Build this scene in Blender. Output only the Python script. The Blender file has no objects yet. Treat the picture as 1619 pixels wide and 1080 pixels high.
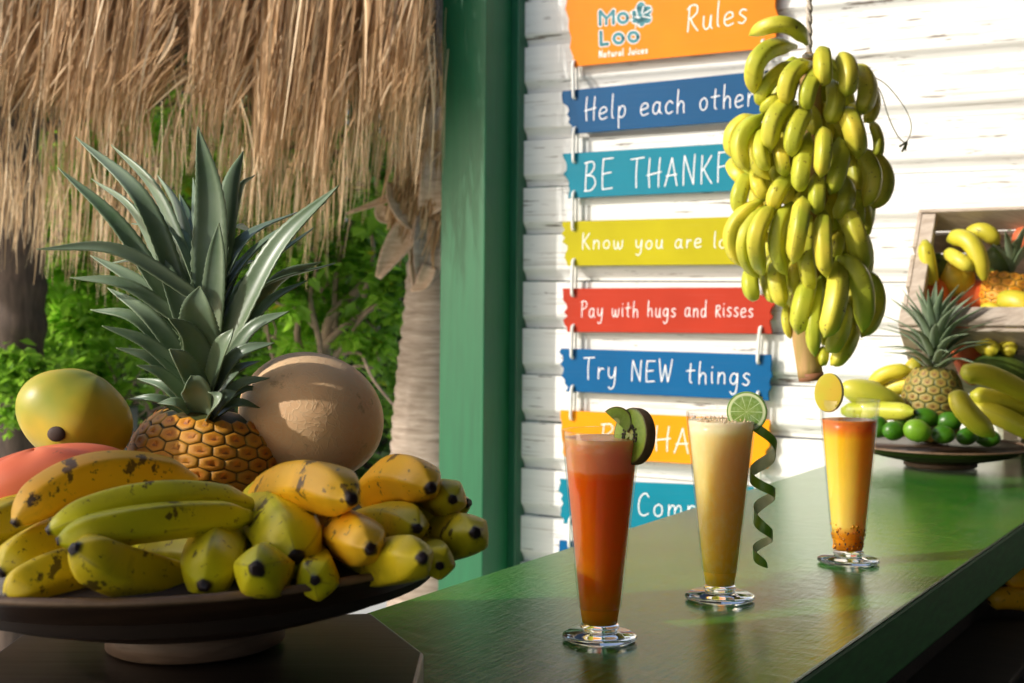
import bpy, math, random
from mathutils import Vector, Matrix
from math import radians, sin, cos, pi, atan2, sqrt

# ---------------------------------------------------------------- camera, light
SC = bpy.context.scene
COL = SC.collection
F, CX, HY, ROLL = 2200.0, 809.5, 460.0, 0.45
CAM_H = 0.35                                    # camera height above the bar top (z = 0)
cam_d = bpy.data.cameras.new('camera')
cam = bpy.data.objects.new('camera', cam_d)
COL.objects.link(cam)
cam_d.sensor_width = 36.0
cam_d.lens = 36.0 * F / 1619.0
cam_d.shift_y = (HY - 540.0) / 1619.0
cam_d.clip_start = 0.05
cam_d.clip_end = 400
CR = Matrix.Rotation(radians(90), 3, 'X') @ Matrix.Rotation(radians(ROLL), 3, 'Z')
cam.matrix_world = Matrix.Translation((0, 0, CAM_H)) @ CR.to_4x4()
cam_d.dof.use_dof = True
cam_d.dof.focus_distance = 1.5
cam_d.dof.aperture_fstop = 10.0
SC.camera = cam

SUN = Vector((-0.83, -0.30, 0.47)).normalized()  # towards the sun
elev = math.asin(SUN.z)
world = bpy.data.worlds.new('World')
SC.world = world
world.use_nodes = True
wn = world.node_tree
bg = wn.nodes['Background']
sky = wn.nodes.new('ShaderNodeTexSky')
sky.sky_type = 'NISHITA'
sky.sun_disc = False
sky.dust_density = 2.5
sky.ozone_density = 0.9
sky.sun_elevation = elev
sky.sun_rotation = atan2(SUN.x, SUN.y)
wn.links.new(sky.outputs[0], bg.inputs[0])
bg.inputs[1].default_value = 0.15
sun_d = bpy.data.lights.new('sun', 'SUN')
sun_d.energy = 2.35
sun_d.angle = radians(0.9)
sun_d.color = (1.0, 0.955, 0.89)
sun = bpy.data.objects.new('sun', sun_d)
COL.objects.link(sun)
sun.rotation_euler = SUN.to_track_quat('Z', 'Y').to_euler()
SC.view_settings.view_transform = 'Standard'
SC.view_settings.look = 'None'
SC.view_settings.exposure = 0.5
SC.view_settings.gamma = 1
SC.render.engine = 'CYCLES'
SC.cycles.max_bounces = 10
SC.cycles.transparent_max_bounces = 12
SC.cycles.transmission_bounces = 10
SC.cycles.caustics_reflective = False

rnd = random.Random(7)

# ---------------------------------------------------------------- geometry of the place
def ray(px, py):
    return CR @ Vector(((px - CX) / F, -(py - HY) / F, -1.0))
def P(px, py, Y):
    d = ray(px, py)
    return Vector((0, 0, CAM_H)) + d * (Y / d.y)
def G(px, py, z=0.0):
    d = ray(px, py)
    return Vector((0, 0, CAM_H)) + d * ((z - CAM_H) / d.z)
pA, pB, pC, pD = G(1619, 824), G(1252, 1080), G(590, 965), G(1290, 741)
BD = ((pA - pB).normalized() + (pD - pC).normalized()).normalized()   # along the bar, away
BN = Vector((BD.y, -BD.x, 0))                                          # across, to the right
N_R = (pA.dot(BN) + pB.dot(BN)) / 2
N_L = (pC.dot(BN) + pD.dot(BN)) / 2
ANG = atan2(BN.y, BN.x)
WALL = 3.30                                                            # wall distance along BD
def S(n, s, z): return BN * n + BD * s + Vector((0, 0, z))
def PS(px, py, s):                                                     # pixel on the plane s = const
    d = ray(px, py)
    o = Vector((0, 0, CAM_H))
    return o + d * ((s - o.dot(BD)) / d.dot(BD))
def to_local(v): return Vector((v.dot(BN), v.dot(BD), v.z))

# ---------------------------------------------------------------- helpers
def tag(o, label=None, cat=None, group=None, kind=None):
    if label: o['label'] = label
    if cat: o['category'] = cat
    if group: o['group'] = group
    if kind: o['kind'] = kind
    return o
def thing(name, loc, label, cat, group=None, kind=None):
    o = bpy.data.objects.new(name, None)
    o.empty_display_size = 0.02
    COL.objects.link(o)
    o.location = loc
    return tag(o, label, cat, group, kind)
def mk(name, verts, faces, mat, parent=None, origin=None, smooth=True, rot=None, attrs=None):
    """mesh object; verts in world space, re-based on origin; parent is an unrotated Empty / object"""
    origin = Vector(origin) if origin is not None else Vector((0, 0, 0))
    if rot is None:
        vv = [(v[0] - origin.x, v[1] - origin.y, v[2] - origin.z) for v in verts]
    else:
        vv = [tuple(v) for v in verts]
    me = bpy.data.meshes.new(name)
    me.from_pydata(vv, [], faces)
    if smooth: me.polygons.foreach_set('use_smooth', [True] * len(me.polygons))
    if attrs:
        for k, vals in attrs.items():
            a = me.attributes.new(k, 'FLOAT', 'POINT')
            a.data.foreach_set('value', vals)
    if isinstance(mat, (list, tuple)):
        for m in mat: me.materials.append(m)
    elif mat: me.materials.append(mat)
    me.update()
    o = bpy.data.objects.new(name, me)
    COL.objects.link(o)
    o.location = origin
    if rot is not None: o.rotation_euler = (0, 0, rot)
    if parent:
        o.parent = parent
        if parent.type == 'EMPTY' or True:
            o.location = origin - Vector(parent.get('_w', parent.location))
    return o
def wparent(o, parent):
    pass
def box_vf(x0, x1, y0, y1, z0, z1):
    v = [(x0, y0, z0), (x1, y0, z0), (x1, y1, z0), (x0, y1, z0), (x0, y0, z1), (x1, y0, z1), (x1, y1, z1), (x0, y1, z1)]
    f = [(0, 3, 2, 1), (4, 5, 6, 7), (0, 1, 5, 4), (1, 2, 6, 5), (2, 3, 7, 6), (3, 0, 4, 7)]
    return v, f
def bevel(o, w=0.003, seg=2):
    m = o.modifiers.new('bevel', 'BEVEL'); m.width = w; m.segments = seg; m.limit_method = 'ANGLE'
    return o
def bar_box(name, n0, n1, s0, s1, z0, z1, mat, parent=None, bev=0.003):
    """box aligned with the bar and wall frame (local x across, y along)"""
    c = S((n0 + n1) / 2, (s0 + s1) / 2, (z0 + z1) / 2)
    hx, hy, hz = (n1 - n0) / 2, (s1 - s0) / 2, (z1 - z0) / 2
    v, f = box_vf(-hx, hx, -hy, hy, -hz, hz)
    o = mk(name, v, f, mat, parent, c, smooth=False, rot=ANG)
    if bev: bevel(o, bev)
    return o
def catmull(pts, n):
    pts = [Vector(p) for p in pts]
    if len(pts) == 2: return [pts[0].lerp(pts[1], i / n) for i in range(n + 1)]
    q = [2 * pts[0] - pts[1]] + pts + [2 * pts[-1] - pts[-2]]
    out = []
    m = len(pts) - 1
    for i in range(n + 1):
        u = i / n * m
        k = min(int(u), m - 1); t = u - k
        a, b, c, d = q[k:k + 4]
        out.append(0.5 * ((2 * b) + (c - a) * t + (2 * a - 5 * b + 4 * c - d) * t * t + (3 * b - a - 3 * c + d) * t ** 3))
    return out
def tube_vf(cen, rad, seg=10, prof=None, cap=True, ref=None):
    n = len(cen)
    vs, fs, ts, angs = [], [], [], []
    tan = [(cen[min(i + 1, n - 1)] - cen[max(i - 1, 0)]).normalized() for i in range(n)]
    r0 = Vector(ref) if ref is not None else (Vector((0, 0, 1)) if abs(tan[0].z) < .9 else Vector((1, 0, 0)))
    u = (r0 - tan[0] * r0.dot(tan[0])).normalized()
    for i in range(n):
        u = (u - tan[i] * u.dot(tan[i])).normalized()
        w = tan[i].cross(u)
        for j in range(seg):
            a = 2 * pi * j / seg
            k = prof(a, i / (n - 1)) if prof else 1
            vs.append(cen[i] + (u * cos(a) + w * sin(a)) * rad[i] * k)
            ts.append(i / (n - 1)); angs.append(a / (2 * pi))
    for i in range(n - 1):
        for j in range(seg):
            j2 = (j + 1) % seg
            fs.append((i * seg + j, i * seg + j2, (i + 1) * seg + j2, (i + 1) * seg + j))
    if cap:
        fs.append(tuple(range(seg - 1, -1, -1)))
        fs.append(tuple((n - 1) * seg + j for j in range(seg)))
    return vs, fs, ts, angs
def tube(name, pts, r, mat, parent=None, n=24, seg=8, origin=None):
    c = catmull(pts, n)
    rad = [r] * len(c) if not callable(r) else [r(i / n) for i in range(n + 1)]
    v, f, t, a = tube_vf(c, rad, seg)
    return mk(name, v, f, mat, parent, origin if origin is not None else c[0], attrs={'t': t, 'ang': a})
def lathe_vf(prof, seg=48, c=(0, 0, 0)):
    vs, fs = [], []
    n = len(prof)
    for (r, z) in prof:
        for j in range(seg):
            a = 2 * pi * j / seg
            vs.append((c[0] + r * cos(a), c[1] + r * sin(a), c[2] + z))
    for i in range(n - 1):
        for j in range(seg):
            j2 = (j + 1) % seg
            fs.append((i * seg + j, i * seg + j2, (i + 1) * seg + j2, (i + 1) * seg + j))
    return vs, fs
def lathe(name, prof, mat, parent, origin, seg=48, closed=False):
    v, f = lathe_vf(prof, seg, origin)
    n = len(prof)
    if closed:
        for j in range(seg):
            j2 = (j + 1) % seg
            f.append(((n - 1) * seg + j, (n - 1) * seg + j2, j2, j))
    else:
        f.append(tuple(range(seg - 1, -1, -1)))
        f.append(tuple((n - 1) * seg + j for j in range(seg)))
    return mk(name, v, f, mat, parent, origin)

# ---------------------------------------------------------------- materials
class NT:
    def __init__(s, name, rough=0.5, base=(.5, .5, .5)):
        s.m = bpy.data.materials.new(name); s.m.use_nodes = True
        s.t = s.m.node_tree; s.b = s.t.nodes['Principled BSDF']
        s.b.inputs['Roughness'].default_value = rough
        s.b.inputs['Base Color'].default_value = (*base, 1)
    def n(s, typ, **kw):
        nd = s.t.nodes.new('ShaderNode' + typ)
        for k, v in kw.items(): setattr(nd, k, v)
        return nd
    def l(s, a, b): s.t.links.new(a, b)
    def coords(s, scale=(1, 1, 1), rnd_off=True, which='Object'):
        tc = s.n('TexCoord'); mp = s.n('Mapping'); mp.inputs['Scale'].default_value = scale
        s.l(tc.outputs[which], mp.inputs[0])
        if rnd_off:
            oi = s.n('ObjectInfo'); ml = s.n('Math', operation='MULTIPLY'); ml.inputs[1].default_value = 37.0
            s.l(oi.outputs['Random'], ml.inputs[0]); s.l(ml.outputs[0], mp.inputs['Location'])
        return mp.outputs[0]
    def noise(s, vec, scale, detail=3, rough=.55, dist=0):
        nz = s.n('TexNoise'); nz.inputs['Scale'].default_value = scale
        nz.inputs['Detail'].default_value = detail; nz.inputs['Roughness'].default_value = rough
        nz.inputs['Distortion'].default_value = dist
        if vec is not None: s.l(vec, nz.inputs['Vector'])
        return nz.outputs[0]
    def ramp(s, fac, stops):
        r = s.n('ValToRGB'); e = r.color_ramp.elements
        while len(e) < len(stops): e.new(0.5)
        for el, (p, c) in zip(e, stops):
            el.position = p; el.color = (*c, 1) if len(c) == 3 else c
        s.l(fac, r.inputs[0]); return r.outputs[0]
    def mix(s, fac, a, b, blend='MIX'):
        m = s.n('MixRGB', blend_type=blend)
        for i, v in enumerate((fac, a, b)):
            if isinstance(v, (int, float)): m.inputs[i].default_value = v
            elif isinstance(v, tuple): m.inputs[i].default_value = (*v, 1)
            else: s.l(v, m.inputs[i])
        return m.outputs[0]
    def col(s, c): s.l(c, s.b.inputs['Base Color'])
    def bump(s, h, strength=.3, dist=.002):
        b = s.n('Bump'); b.inputs['Strength'].default_value = strength; b.inputs['Distance'].default_value = dist
        s.l(h, b.inputs['Height']); s.l(b.outputs[0], s.b.inputs['Normal']); return b
    def attr(s, k):
        a = s.n('Attribute', attribute_name=k); return a.outputs['Fac']
    def rand(s): return s.n('ObjectInfo').outputs['Random']
    def set(s, k, v): s.b.inputs[k].default_value = v; return s
BLK, WHT = (0, 0, 0), (1, 1, 1)

def m_banana(name, a, b, green, tipc=(.02, .012, .01), spots=.60, rough=.38, tip_at=.955, ridge=.25, stemt=.10, blotch=.66):
    n = NT(name, rough)
    v = n.coords()
    base = n.mix(n.rand(), a, b)
    big = n.noise(v, 14, 2)
    base = n.mix(n.ramp(big, [(.35, BLK), (.7, WHT)]), base, n.mix(.5, b, green))
    t = n.attr('t')
    base = n.mix(n.ramp(t, [(.0, (.8,) * 3), (.22, BLK), (.8, BLK), (.96, (.65,) * 3)]), base, green)
    ang = n.n('Math', operation='MULTIPLY'); ang.inputs[1].default_value = 5; n.l(n.attr('ang'), ang.inputs[0])
    fr = n.n('Math', operation='PINGPONG'); fr.inputs[1].default_value = .5; n.l(ang.outputs[0], fr.inputs[0])
    rg = n.ramp(fr.outputs[0], [(.0, WHT), (.09, BLK)])
    ln = n.noise(v, 30, 3)
    rgm = n.mix(1.0, rg, n.ramp(ln, [(.50, BLK), (.60, (ridge,) * 3)]), 'MULTIPLY')
    base = n.mix(rgm, base, (.20, .13, .02))
    sp = n.noise(n.coords((1, 1, 1)), 130, 3, .6)
    base = n.mix(n.ramp(sp, [(spots, BLK), (spots + .05, (.75,) * 3)]), base, (.12, .06, .015))
    sp2 = n.noise(n.coords((1.3, 1.1, .9)), 34, 4, .65)
    base = n.mix(n.ramp(sp2, [(blotch, BLK), (blotch + .03, (.85,) * 3)]), base, (.05, .025, .015))
    st_ = n.noise(n.coords((1, 1, 1)), 22, 5, .7, 1.5)
    base = n.mix(n.ramp(st_, [(.56, BLK), (.70, (.32,) * 3)]), base, n.mix(.6, base, (.16, .11, .02)))
    ba = n.n('Math', operation='MULTIPLY_ADD'); n.l(n.noise(v, 75, 4, .7), ba.inputs[0]); ba.inputs[1].default_value = 1.1; n.l(n.attr('br'), ba.inputs[2])
    base = n.mix(n.ramp(ba.outputs[0], [(.88, BLK), (.98, (.95,) * 3)]), base, (.035, .018, .015))
    tn = n.n('Math', operation='ADD'); n.l(t, tn.inputs[0])
    tm = n.n('Math', operation='MULTIPLY'); n.l(n.noise(v, 70, 3), tm.inputs[0]); tm.inputs[1].default_value = .07
    n.l(tm.outputs[0], tn.inputs[1])
    base = n.mix(n.ramp(tn.outputs[0], [(tip_at + .015, BLK), (tip_at + .03, WHT)]), base, tipc)
    n.col(base)
    n.set('Subsurface Weight', .08).set('Subsurface Radius', (.006, .004, .001)) if 'Subsurface Radius' in n.b.inputs else None
    n.bump(n.noise(v, 90, 3), .12, .001)
    n.set('Specular IOR Level', .4)
    return n.m
M = {}
M['bunch_banana'] = m_banana('bunch_banana_skin', (.80, .64, .07), (.50, .52, .045), (.32, .40, .03), spots=.65, tip_at=.958, ridge=.5)
M['plantain'] = m_banana('plantain_skin', (.92, .62, .018), (.76, .60, .018), (.54, .50, .015), tipc=(.025, .016, .02), spots=.63, tip_at=.945, ridge=.5, blotch=.615)
M['ripe_plantain'] = m_banana('ripe_plantain_skin', (.95, .50, .012), (.94, .46, .01), (.84, .54, .03), tipc=(.025, .012, .012), spots=.64, tip_at=.945, ridge=.2, blotch=.615)
M['green_plantain'] = m_banana('green_plantain_skin', (.84, .66, .015), (.66, .60, .015), (.48, .50, .01), tipc=(.025, .016, .02), spots=.64, tip_at=.945, ridge=.5, blotch=.615)
M['yellow_banana'] = m_banana('yellow_banana_skin', (.72, .56, .035), (.60, .52, .04), (.38, .40, .03), spots=.72, tip_at=.96, ridge=.2)

def m_paint(name, c, rough=.35, grain=(1, 1, 1), sc=40, var=.18, bump=.15):
    n = NT(name, rough)
    v = n.coords(grain)
    z = n.noise(v, sc, 4)
    n.col(n.mix(n.ramp(z, [(.3, BLK), (.7, WHT)]), tuple(x * (1 - var) for x in c), tuple(min(1, x * (1 + var)) for x in c)))
    n.bump(z, bump, .001)
    return n.m
# green gloss bar top
n = NT('green_bar_gloss', .2)
v = n.coords((1, 1, 1), False)
vg = n.coords((9, 1.1, 3), False)
z1 = n.noise(v, 5, 4, .6, .4); z2 = n.noise(vg, 10, 5, .65, .3); z3 = n.noise(v, 55, 4, .7)
base = n.mix(n.ramp(z1, [(.35, BLK), (.68, WHT)]), (.012, .165, .014), (.075, .235, .018))
base = n.mix(n.ramp(z2, [(.5, BLK), (.72, (.55,) * 3)]), base, (.12, .19, .05))
n.col(base)
rr = n.ramp(n.mix(.5, z3, z1), [(.3, (.04,) * 3), (.75, (.15,) * 3)])
n.l(rr, n.b.inputs['Roughness'])
bm = n.bump(n.mix(.5, n.noise(n.coords((14, 1.4, 3), False), 16, 5, .7, .5), n.noise(n.coords((1.3, 2.4, 1), False), 22, 6, .7, .6)), .38, .0022)
scr = n.ramp(n.noise(n.coords((1.0, 34, 1), False), 5, 6, .7, .3), [(.62, BLK), (.66, (.35,) * 3)])
n.col(n.mix(scr, base, (.16, .24, .10)))
n.set('Specular IOR Level', .65).set('Coat Weight', .0)
M['bar_top'] = n.m
M['bar_edge'] = m_paint('green_edge_paint', (.010, .165, .028), .6, (3, 3, 14), 9, .2, .3)
M['post_green'] = m_paint('green_post_paint', (.007, .125, .048), .4, (14, 14, 1), 5, .12, .3)
M['dark_green'] = m_paint('dark_green_paint', (.012, .105, .05), .35, (14, 14, 1), 5, .15, .3)
M['black_metal'] = m_paint('black_metal', (.01, .01, .01), .4)

# white weathered siding
n = NT('white_wall_paint', .5)
v = n.coords((1, 1, 1)); vs = n.coords((1.6, 6, 26))
crack = n.noise(vs, 4.2, 5, .62, .25)
ck = n.ramp(crack, [(.622, BLK), (.655, WHT)])
fine = n.noise(n.coords((1, 8, 45)), 3.2, 3, .6)
base = n.mix(n.ramp(n.noise(vs, 2, 3), [(.3, BLK), (.7, WHT)]), (.74, .745, .72), (.82, .82, .79))
base = n.mix(n.ramp(fine, [(.61, BLK), (.66, (.6,) * 3)]), base, (.42, .39, .34))
base = n.mix(ck, base, (.20, .17, .145))
n.col(base)
n.bump(n.mix(.5, n.ramp(crack, [(.60, WHT), (.70, BLK)]), n.noise(vs, 6, 4)), .5, .002)
M['wall'] = n.m

def m_wood(name, a, b, rough=.55, grain=(1, 12, 12), sc=6, bump=.3):
    n = NT(name, rough)
    v = n.coords(grain)
    z = n.noise(v, sc, 5, .6, .6)
    n.col(n.mix(n.ramp(z, [(.3, BLK), (.7, WHT)]), a, b)); n.bump(z, bump, .002)
    return n.m
M['crate'] = m_wood('weathered_crate_wood', (.38, .30, .23), (.58, .50, .41))
M['dark_wood'] = m_wood('dark_table_wood', (.010, .006, .006), (.028, .018, .014), .36, (1, 14, 1), 5, .25)
M['bowl_wood'] = m_wood('turned_bowl_wood', (.020, .010, .006), (.050, .026, .014), .40, (1, 1, 8), 9, .2)
M['bowl_lining'] = m_wood('bowl_lining_wood', (.018, .009, .006), (.04, .022, .013), .75, (1, 1, 8), 9, .2)
M['rim_wood'] = m_wood('bowl_rim_wood', (.10, .06, .035), (.20, .12, .07), .5, (1, 1, 1), 30, .2)
M['foot_wood'] = m_wood('bowl_foot_wood', (.09, .055, .035), (.17, .11, .075), .6, (1, 1, 6), 22, .3)
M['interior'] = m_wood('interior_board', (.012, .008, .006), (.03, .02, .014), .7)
M['cord'] = m_paint('white_cord', (.75, .74, .70), .6)
M['ink'] = NT('white_lettering', .5, (.86, .88, .88)).m
M['teal_ink'] = NT('teal_logo_ink', .5, (.004, .17, .21)).m
def m_sign(name, c):
    n = NT(name, .3)
    n.set('Specular IOR Level', .14)
    v = n.coords((1, 1, 1))
    z = n.noise(v, 6, 3)
    g_ = n.noise(n.coords((1.5, 1, 30)), 5, 4, .6)
    n.col(n.mix(n.ramp(g_, [(.55, BLK), (.75, (.16,) * 3)]), n.mix(n.ramp(z, [(.3, BLK), (.7, WHT)]), tuple(x * .86 for x in c), c), tuple(min(1, x * .8 + .06) for x in c)))
    n.bump(n.noise(v, 9, 2), .12, .002)
    return n.m
SIGNC = {'orange': (.85, .23, .004), 'navy': (.002, .075, .20), 'teal': (.003, .20, .29), 'olive': (.46, .40, .005),
         'red': (.45, .038, .016), 'blue': (.001, .105, .28), 'amber': (.90, .33, .004)}
for k, c in SIGNC.items(): M['sign_' + k] = m_sign('sign_' + k, c)

def m_leaf(name, a, b, trans=.35, rough=.45, randattr=True):
    n = NT(name, rough)
    f = n.attr('r') if randattr else n.rand()
    c = n.ramp(f, [(0, a), (.75, b), (.97, tuple(min(1, x * 1.6) for x in b)), (.985, (.55, .40, .02))] if randattr else [(0, a), (1, b)])
    n.col(c)
    tr = n.n('BsdfTranslucent'); n.l(n.mix(.5, c, tuple(min(1, x * 2.2) for x in b)), tr.inputs[0])
    mx = n.n('MixShader'); mx.inputs[0].default_value = trans
    n.l(n.b.outputs[0], mx.inputs[1]); n.l(tr.outputs[0], mx.inputs[2])
    n.l(mx.outputs[0], n.t.nodes['Material Output'].inputs[0])
    return n.m
M['leaf'] = m_leaf('shrub_leaf', (.045, .13, .012), (.25, .46, .04), .5)
M['leaf_dark'] = m_leaf('hedge_leaf', (.014, .038, .008), (.06, .13, .018), .3)
M['thatch'] = None
n = NT('dry_thatch', .6)
rr_ = n.attr('r')
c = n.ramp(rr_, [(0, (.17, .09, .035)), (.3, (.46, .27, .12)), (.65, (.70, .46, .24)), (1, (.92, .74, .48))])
n.col(c)
tr = n.n('BsdfTranslucent'); n.l(c, tr.inputs[0])
mx = n.n('MixShader'); mx.inputs[0].default_value = .25
n.l(n.b.outputs[0], mx.inputs[1]); n.l(tr.outputs[0], mx.inputs[2]); n.l(mx.outputs[0], n.t.nodes['Material Output'].inputs[0])
M['thatch'] = n.m
M['bark'] = m_wood('palm_bark', (.24, .18, .13), (.50, .41, .33), .8, (1, 1, 9), 9, .8)
M['dark_bark'] = m_wood('dark_bark', (.045, .030, .022), (.13, .09, .065), .85, (8, 8, 1), 5, .8)
M['twig'] = m_wood('twig_bark', (.20, .14, .10), (.38, .29, .21), .8, (3, 3, 3), 20, .5)
M['dry_frond'] = m_wood('dry_frond', (.48, .31, .19), (.76, .57, .40), .6, (2, 2, 9), 12, .4)
M['pavement'] = m_paint('pale_paving', (.72, .70, .66), .8, (1, 1, 1), 3, .08)
M['soil'] = m_paint('garden_soil', (.06, .045, .03), .95, (1, 1, 1), 12, .4, .6)
M['planter'] = m_paint('grey_render', (.15, .155, .15), .85, (1, 1, 1), 8, .15)
M['fence'] = m_wood('dark_fence_board', (.018, .012, .009), (.04, .028, .02), .8, (8, 8, 1), 5)

# fruit skins
def m_skin(name, a, b, sc=12, spot=None, rough=.4, bump=.1, bsc=60, sss=0.0):
    n = NT(name, rough)
    v = n.coords()
    c = n.mix(n.ramp(n.noise(v, sc, 3), [(.35, BLK), (.65, WHT)]), a, b)
    if spot:
        c = n.mix(n.ramp(n.noise(v, spot[1], 4, .6), [(spot[2], BLK), (spot[2] + .06, WHT)]), c, spot[0])
    n.col(c); n.bump(n.noise(v, bsc, 4), bump, .0015)
    if sss: n.set('Subsurface Weight', sss).set('Subsurface Scale', .01)
    return n.m
M['papaya'] = m_skin('papaya_skin', (.28, .33, .03), (.72, .47, .03), 11, ((.24, .12, .03), 34, .665))
M['salmon'] = m_skin('orange_squash_skin', (.70, .13, .045), (.80, .21, .07), 12, ((.35, .10, .04), 60, .70), .45)
M['melon'] = m_skin('melon_rind', (.86, .42, .11), (.88, .50, .18), 22, ((.36, .20, .09), 26, .67), .55, .5, 170)
n = NT('netted_melon_rind', .6)
v = n.coords()
vo = n.n('TexVoronoi', feature='DISTANCE_TO_EDGE'); vo.inputs['Scale'].default_value = 95
wv = n.mix(.06, v, n.n('TexNoise').outputs[1]); n.l(wv, vo.inputs['Vector'])
net = n.ramp(vo.outputs[0], [(.0, WHT), (.10, BLK)])
c = n.mix(n.ramp(n.noise(v, 15, 4), [(.35, BLK), (.65, WHT)]), (.84, .50, .25), (.93, .62, .34))
c = n.mix(n.ramp(n.noise(v, 38, 5, .7), [(.60, BLK), (.68, (.6,) * 3)]), c, (.40, .22, .10))
n.col(n.mix(n.mix(1.0, net, (.45, .45, .45), 'MULTIPLY'), c, (.86, .62, .36)))
n.bump(n.mix(.6, net, n.noise(v, 40, 4)), .35, .0012)
M['melon'] = n.m
M['lime'] = m_skin('lime_skin', (.03, .125, .006), (.06, .19, .01), 25, None, .3, .25, 260)
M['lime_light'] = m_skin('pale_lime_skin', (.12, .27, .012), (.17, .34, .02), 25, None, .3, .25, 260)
M['avocado'] = m_skin('avocado_skin', (.05, .09, .015), (.10, .15, .02), 30, ((.03, .03, .012), 60, .62), .45, .4, 160)
M['mango'] = m_skin('mango_skin', (.42, .45, .04), (.55, .50, .05), 10, ((.10, .05, .02), 38, .68), .35)
M['scar'] = m_skin('dark_scar', (.04, .025, .018), (.07, .04, .03), 60, None, .7)
M['pine_body'] = m_skin('pineapple_core', (.06, .09, .02), (.16, .10, .03), 60, None, .6, .5)
n = NT('pineapple_eye', .42)
v = n.coords()
e = n.attr('t')
c = n.ramp(e, [(0, (.45, .17, .05)), (.25, (.96, .34, .02)), (.60, (.96, .44, .02)), (.76, (.86, .42, .03)), (.88, (.20, .20, .03)), (1, (.06, .09, .02))])
c = n.mix(n.ramp(n.noise(v, 110, 3), [(.45, BLK), (.62, (.7,) * 3)]), c, (.60, .13, .03))
c = n.mix(n.ramp(n.rand(), [(.2, BLK), (.9, (.5,) * 3)]), c, (.80, .42, .05))
n.col(c); n.bump(n.noise(v, 160, 4), .4, .001)
M['eye'] = n.m
n = NT('green_pineapple_eye', .45)
v = n.coords(); e = n.attr('t')
c = n.ramp(e, [(0, (.16, .08, .03)), (.3, (.42, .26, .06)), (.65, (.34, .30, .05)), (.85, (.10, .14, .03)), (1, (.04, .07, .02))])
n.col(n.mix(n.ramp(n.noise(v, 140, 3), [(.45, BLK), (.62, (.6,) * 3)]), c, (.20, .10, .05))); n.bump(n.noise(v, 200, 4), .4, .001)
M['eye_green'] = n.m
n = NT('pineapple_leaf', .34)
g_ = n.noise(n.coords((1, 1, 1)), 9, 3)
w_ = n.attr('w'); t_ = n.attr('t')
c = n.mix(n.ramp(g_, [(.3, BLK), (.7, WHT)]), (.085, .16, .07), (.27, .35, .23))
c = n.mix(n.ramp(n.noise(n.coords((1, 1, 1)), 120, 3), [(.4, BLK), (.7, (.45,) * 3)]), c, (.20, .27, .19))
c = n.mix(n.ramp(t_, [(0, (.55,) * 3), (.35, BLK), (.93, BLK), (1, (.7,) * 3)]), c, (.24, .30, .13))
c = n.mix(n.ramp(w_, [(0, (.35,) * 3), (.3, BLK), (.7, BLK), (1, (.35,) * 3)]), c, (.22, .30, .15))
n.col(c); n.set('Sheen Weight', .15)
tr = n.n('BsdfTranslucent'); tr.inputs[0].default_value = (.18, .32, .06, 1)
mx = n.n('MixShader'); mx.inputs[0].default_value = .14
n.l(n.b.outputs[0], mx.inputs[1]); n.l(tr.outputs[0], mx.inputs[2]); n.l(mx.outputs[0], n.t.nodes['Material Output'].inputs[0])
M['pine_leaf'] = n.m
# glass and drinks
n = NT('clear_glass', .015, (1, 1, 1)); n.set('Transmission Weight', 1.0).set('IOR', 1.46)
M['glass'] = n.m
n = NT('thin_glass', .02, (1, 1, 1))
lw_ = n.n('LayerWeight'); lw_.inputs['Blend'].default_value = .5
pw_ = n.n('Math', operation='POWER'); n.l(lw_.outputs['Facing'], pw_.inputs[0]); pw_.inputs[1].default_value = 2.6
fr_ = n.n('Math', operation='MULTIPLY_ADD'); n.l(pw_.outputs[0], fr_.inputs[0]); fr_.inputs[1].default_value = .42; fr_.inputs[2].default_value = .04
tp_ = n.n('BsdfTransparent'); tp_.inputs[0].default_value = (.995, .998, .996, 1)
gl_ = n.n('BsdfGlossy'); gl_.inputs['Roughness'].default_value = .02
mx = n.n('MixShader'); n.l(fr_.outputs[0], mx.inputs[0]); n.l(tp_.outputs[0], mx.inputs[1]); n.l(gl_.outputs[0], mx.inputs[2])
n.l(mx.outputs[0], n.t.nodes['Material Output'].inputs[0])
M['thin_glass'] = n.m
def m_juice(name, stops, sss=.35, rad=(1, .6, .25), rough=.25, seeds=False, pulp=0.0):
    n = NT(name, rough)
    tc = n.n('TexCoord'); sp = n.n('SeparateXYZ'); n.l(tc.outputs['Generated'], sp.inputs[0])
    v = n.coords((1, 1, 1), False)
    ad = n.n('Math', operation='MULTIPLY_ADD'); n.l(n.noise(v, 40, 3), ad.inputs[0]); ad.inputs[1].default_value = .03
    n.l(sp.outputs[2], ad.inputs[2])
    c = n.ramp(ad.outputs[0], stops)
    if pulp: c = n.mix(n.ramp(n.noise(n.coords((1, 1, .6), False), 150, 4, .65), [(.45, BLK), (.75, (pulp,) * 3)]), c, (.95, .80, .42))
    n.col(c)
    n.set('Specular IOR Level', .15)
    n.set('Subsurface Weight', 1.0).set('Subsurface Scale', .05)
    n.b.inputs['Subsurface Radius'].default_value = rad
    return n.m
M['juice_red'] = m_juice('orange_red_juice', [(0, (1, .33, .01)), (.25, (1, .22, .006)), (.80, (1, .15, .004)), (.835, (.98, .22, .02)), (.85, (.90, .34, .14)), (1, (.84, .36, .17))], .5, (1, .45, .15))
M['juice_yellow'] = m_juice('yellow_smoothie', [(0, (1, .50, .03)), (.15, (1, .53, .05)), (.6, (1, .58, .13)), (.92, (1, .68, .28)), (.965, (.90, .72, .42)), (1, (.85, .62, .36))], .5, (1, .8, .6), pulp=.3)
M['juice_passion'] = m_juice('passion_fruit_juice', [(0, (.60, .16, .01)), (.15, (.80, .28, .01)), (.21, (.95, .58, .12)), (.5, (.98, .60, .08)), (.88, (.98, .52, .02)), (.95, (.75, .22, .02)), (1, (.45, .12, .02))], .6)
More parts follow.
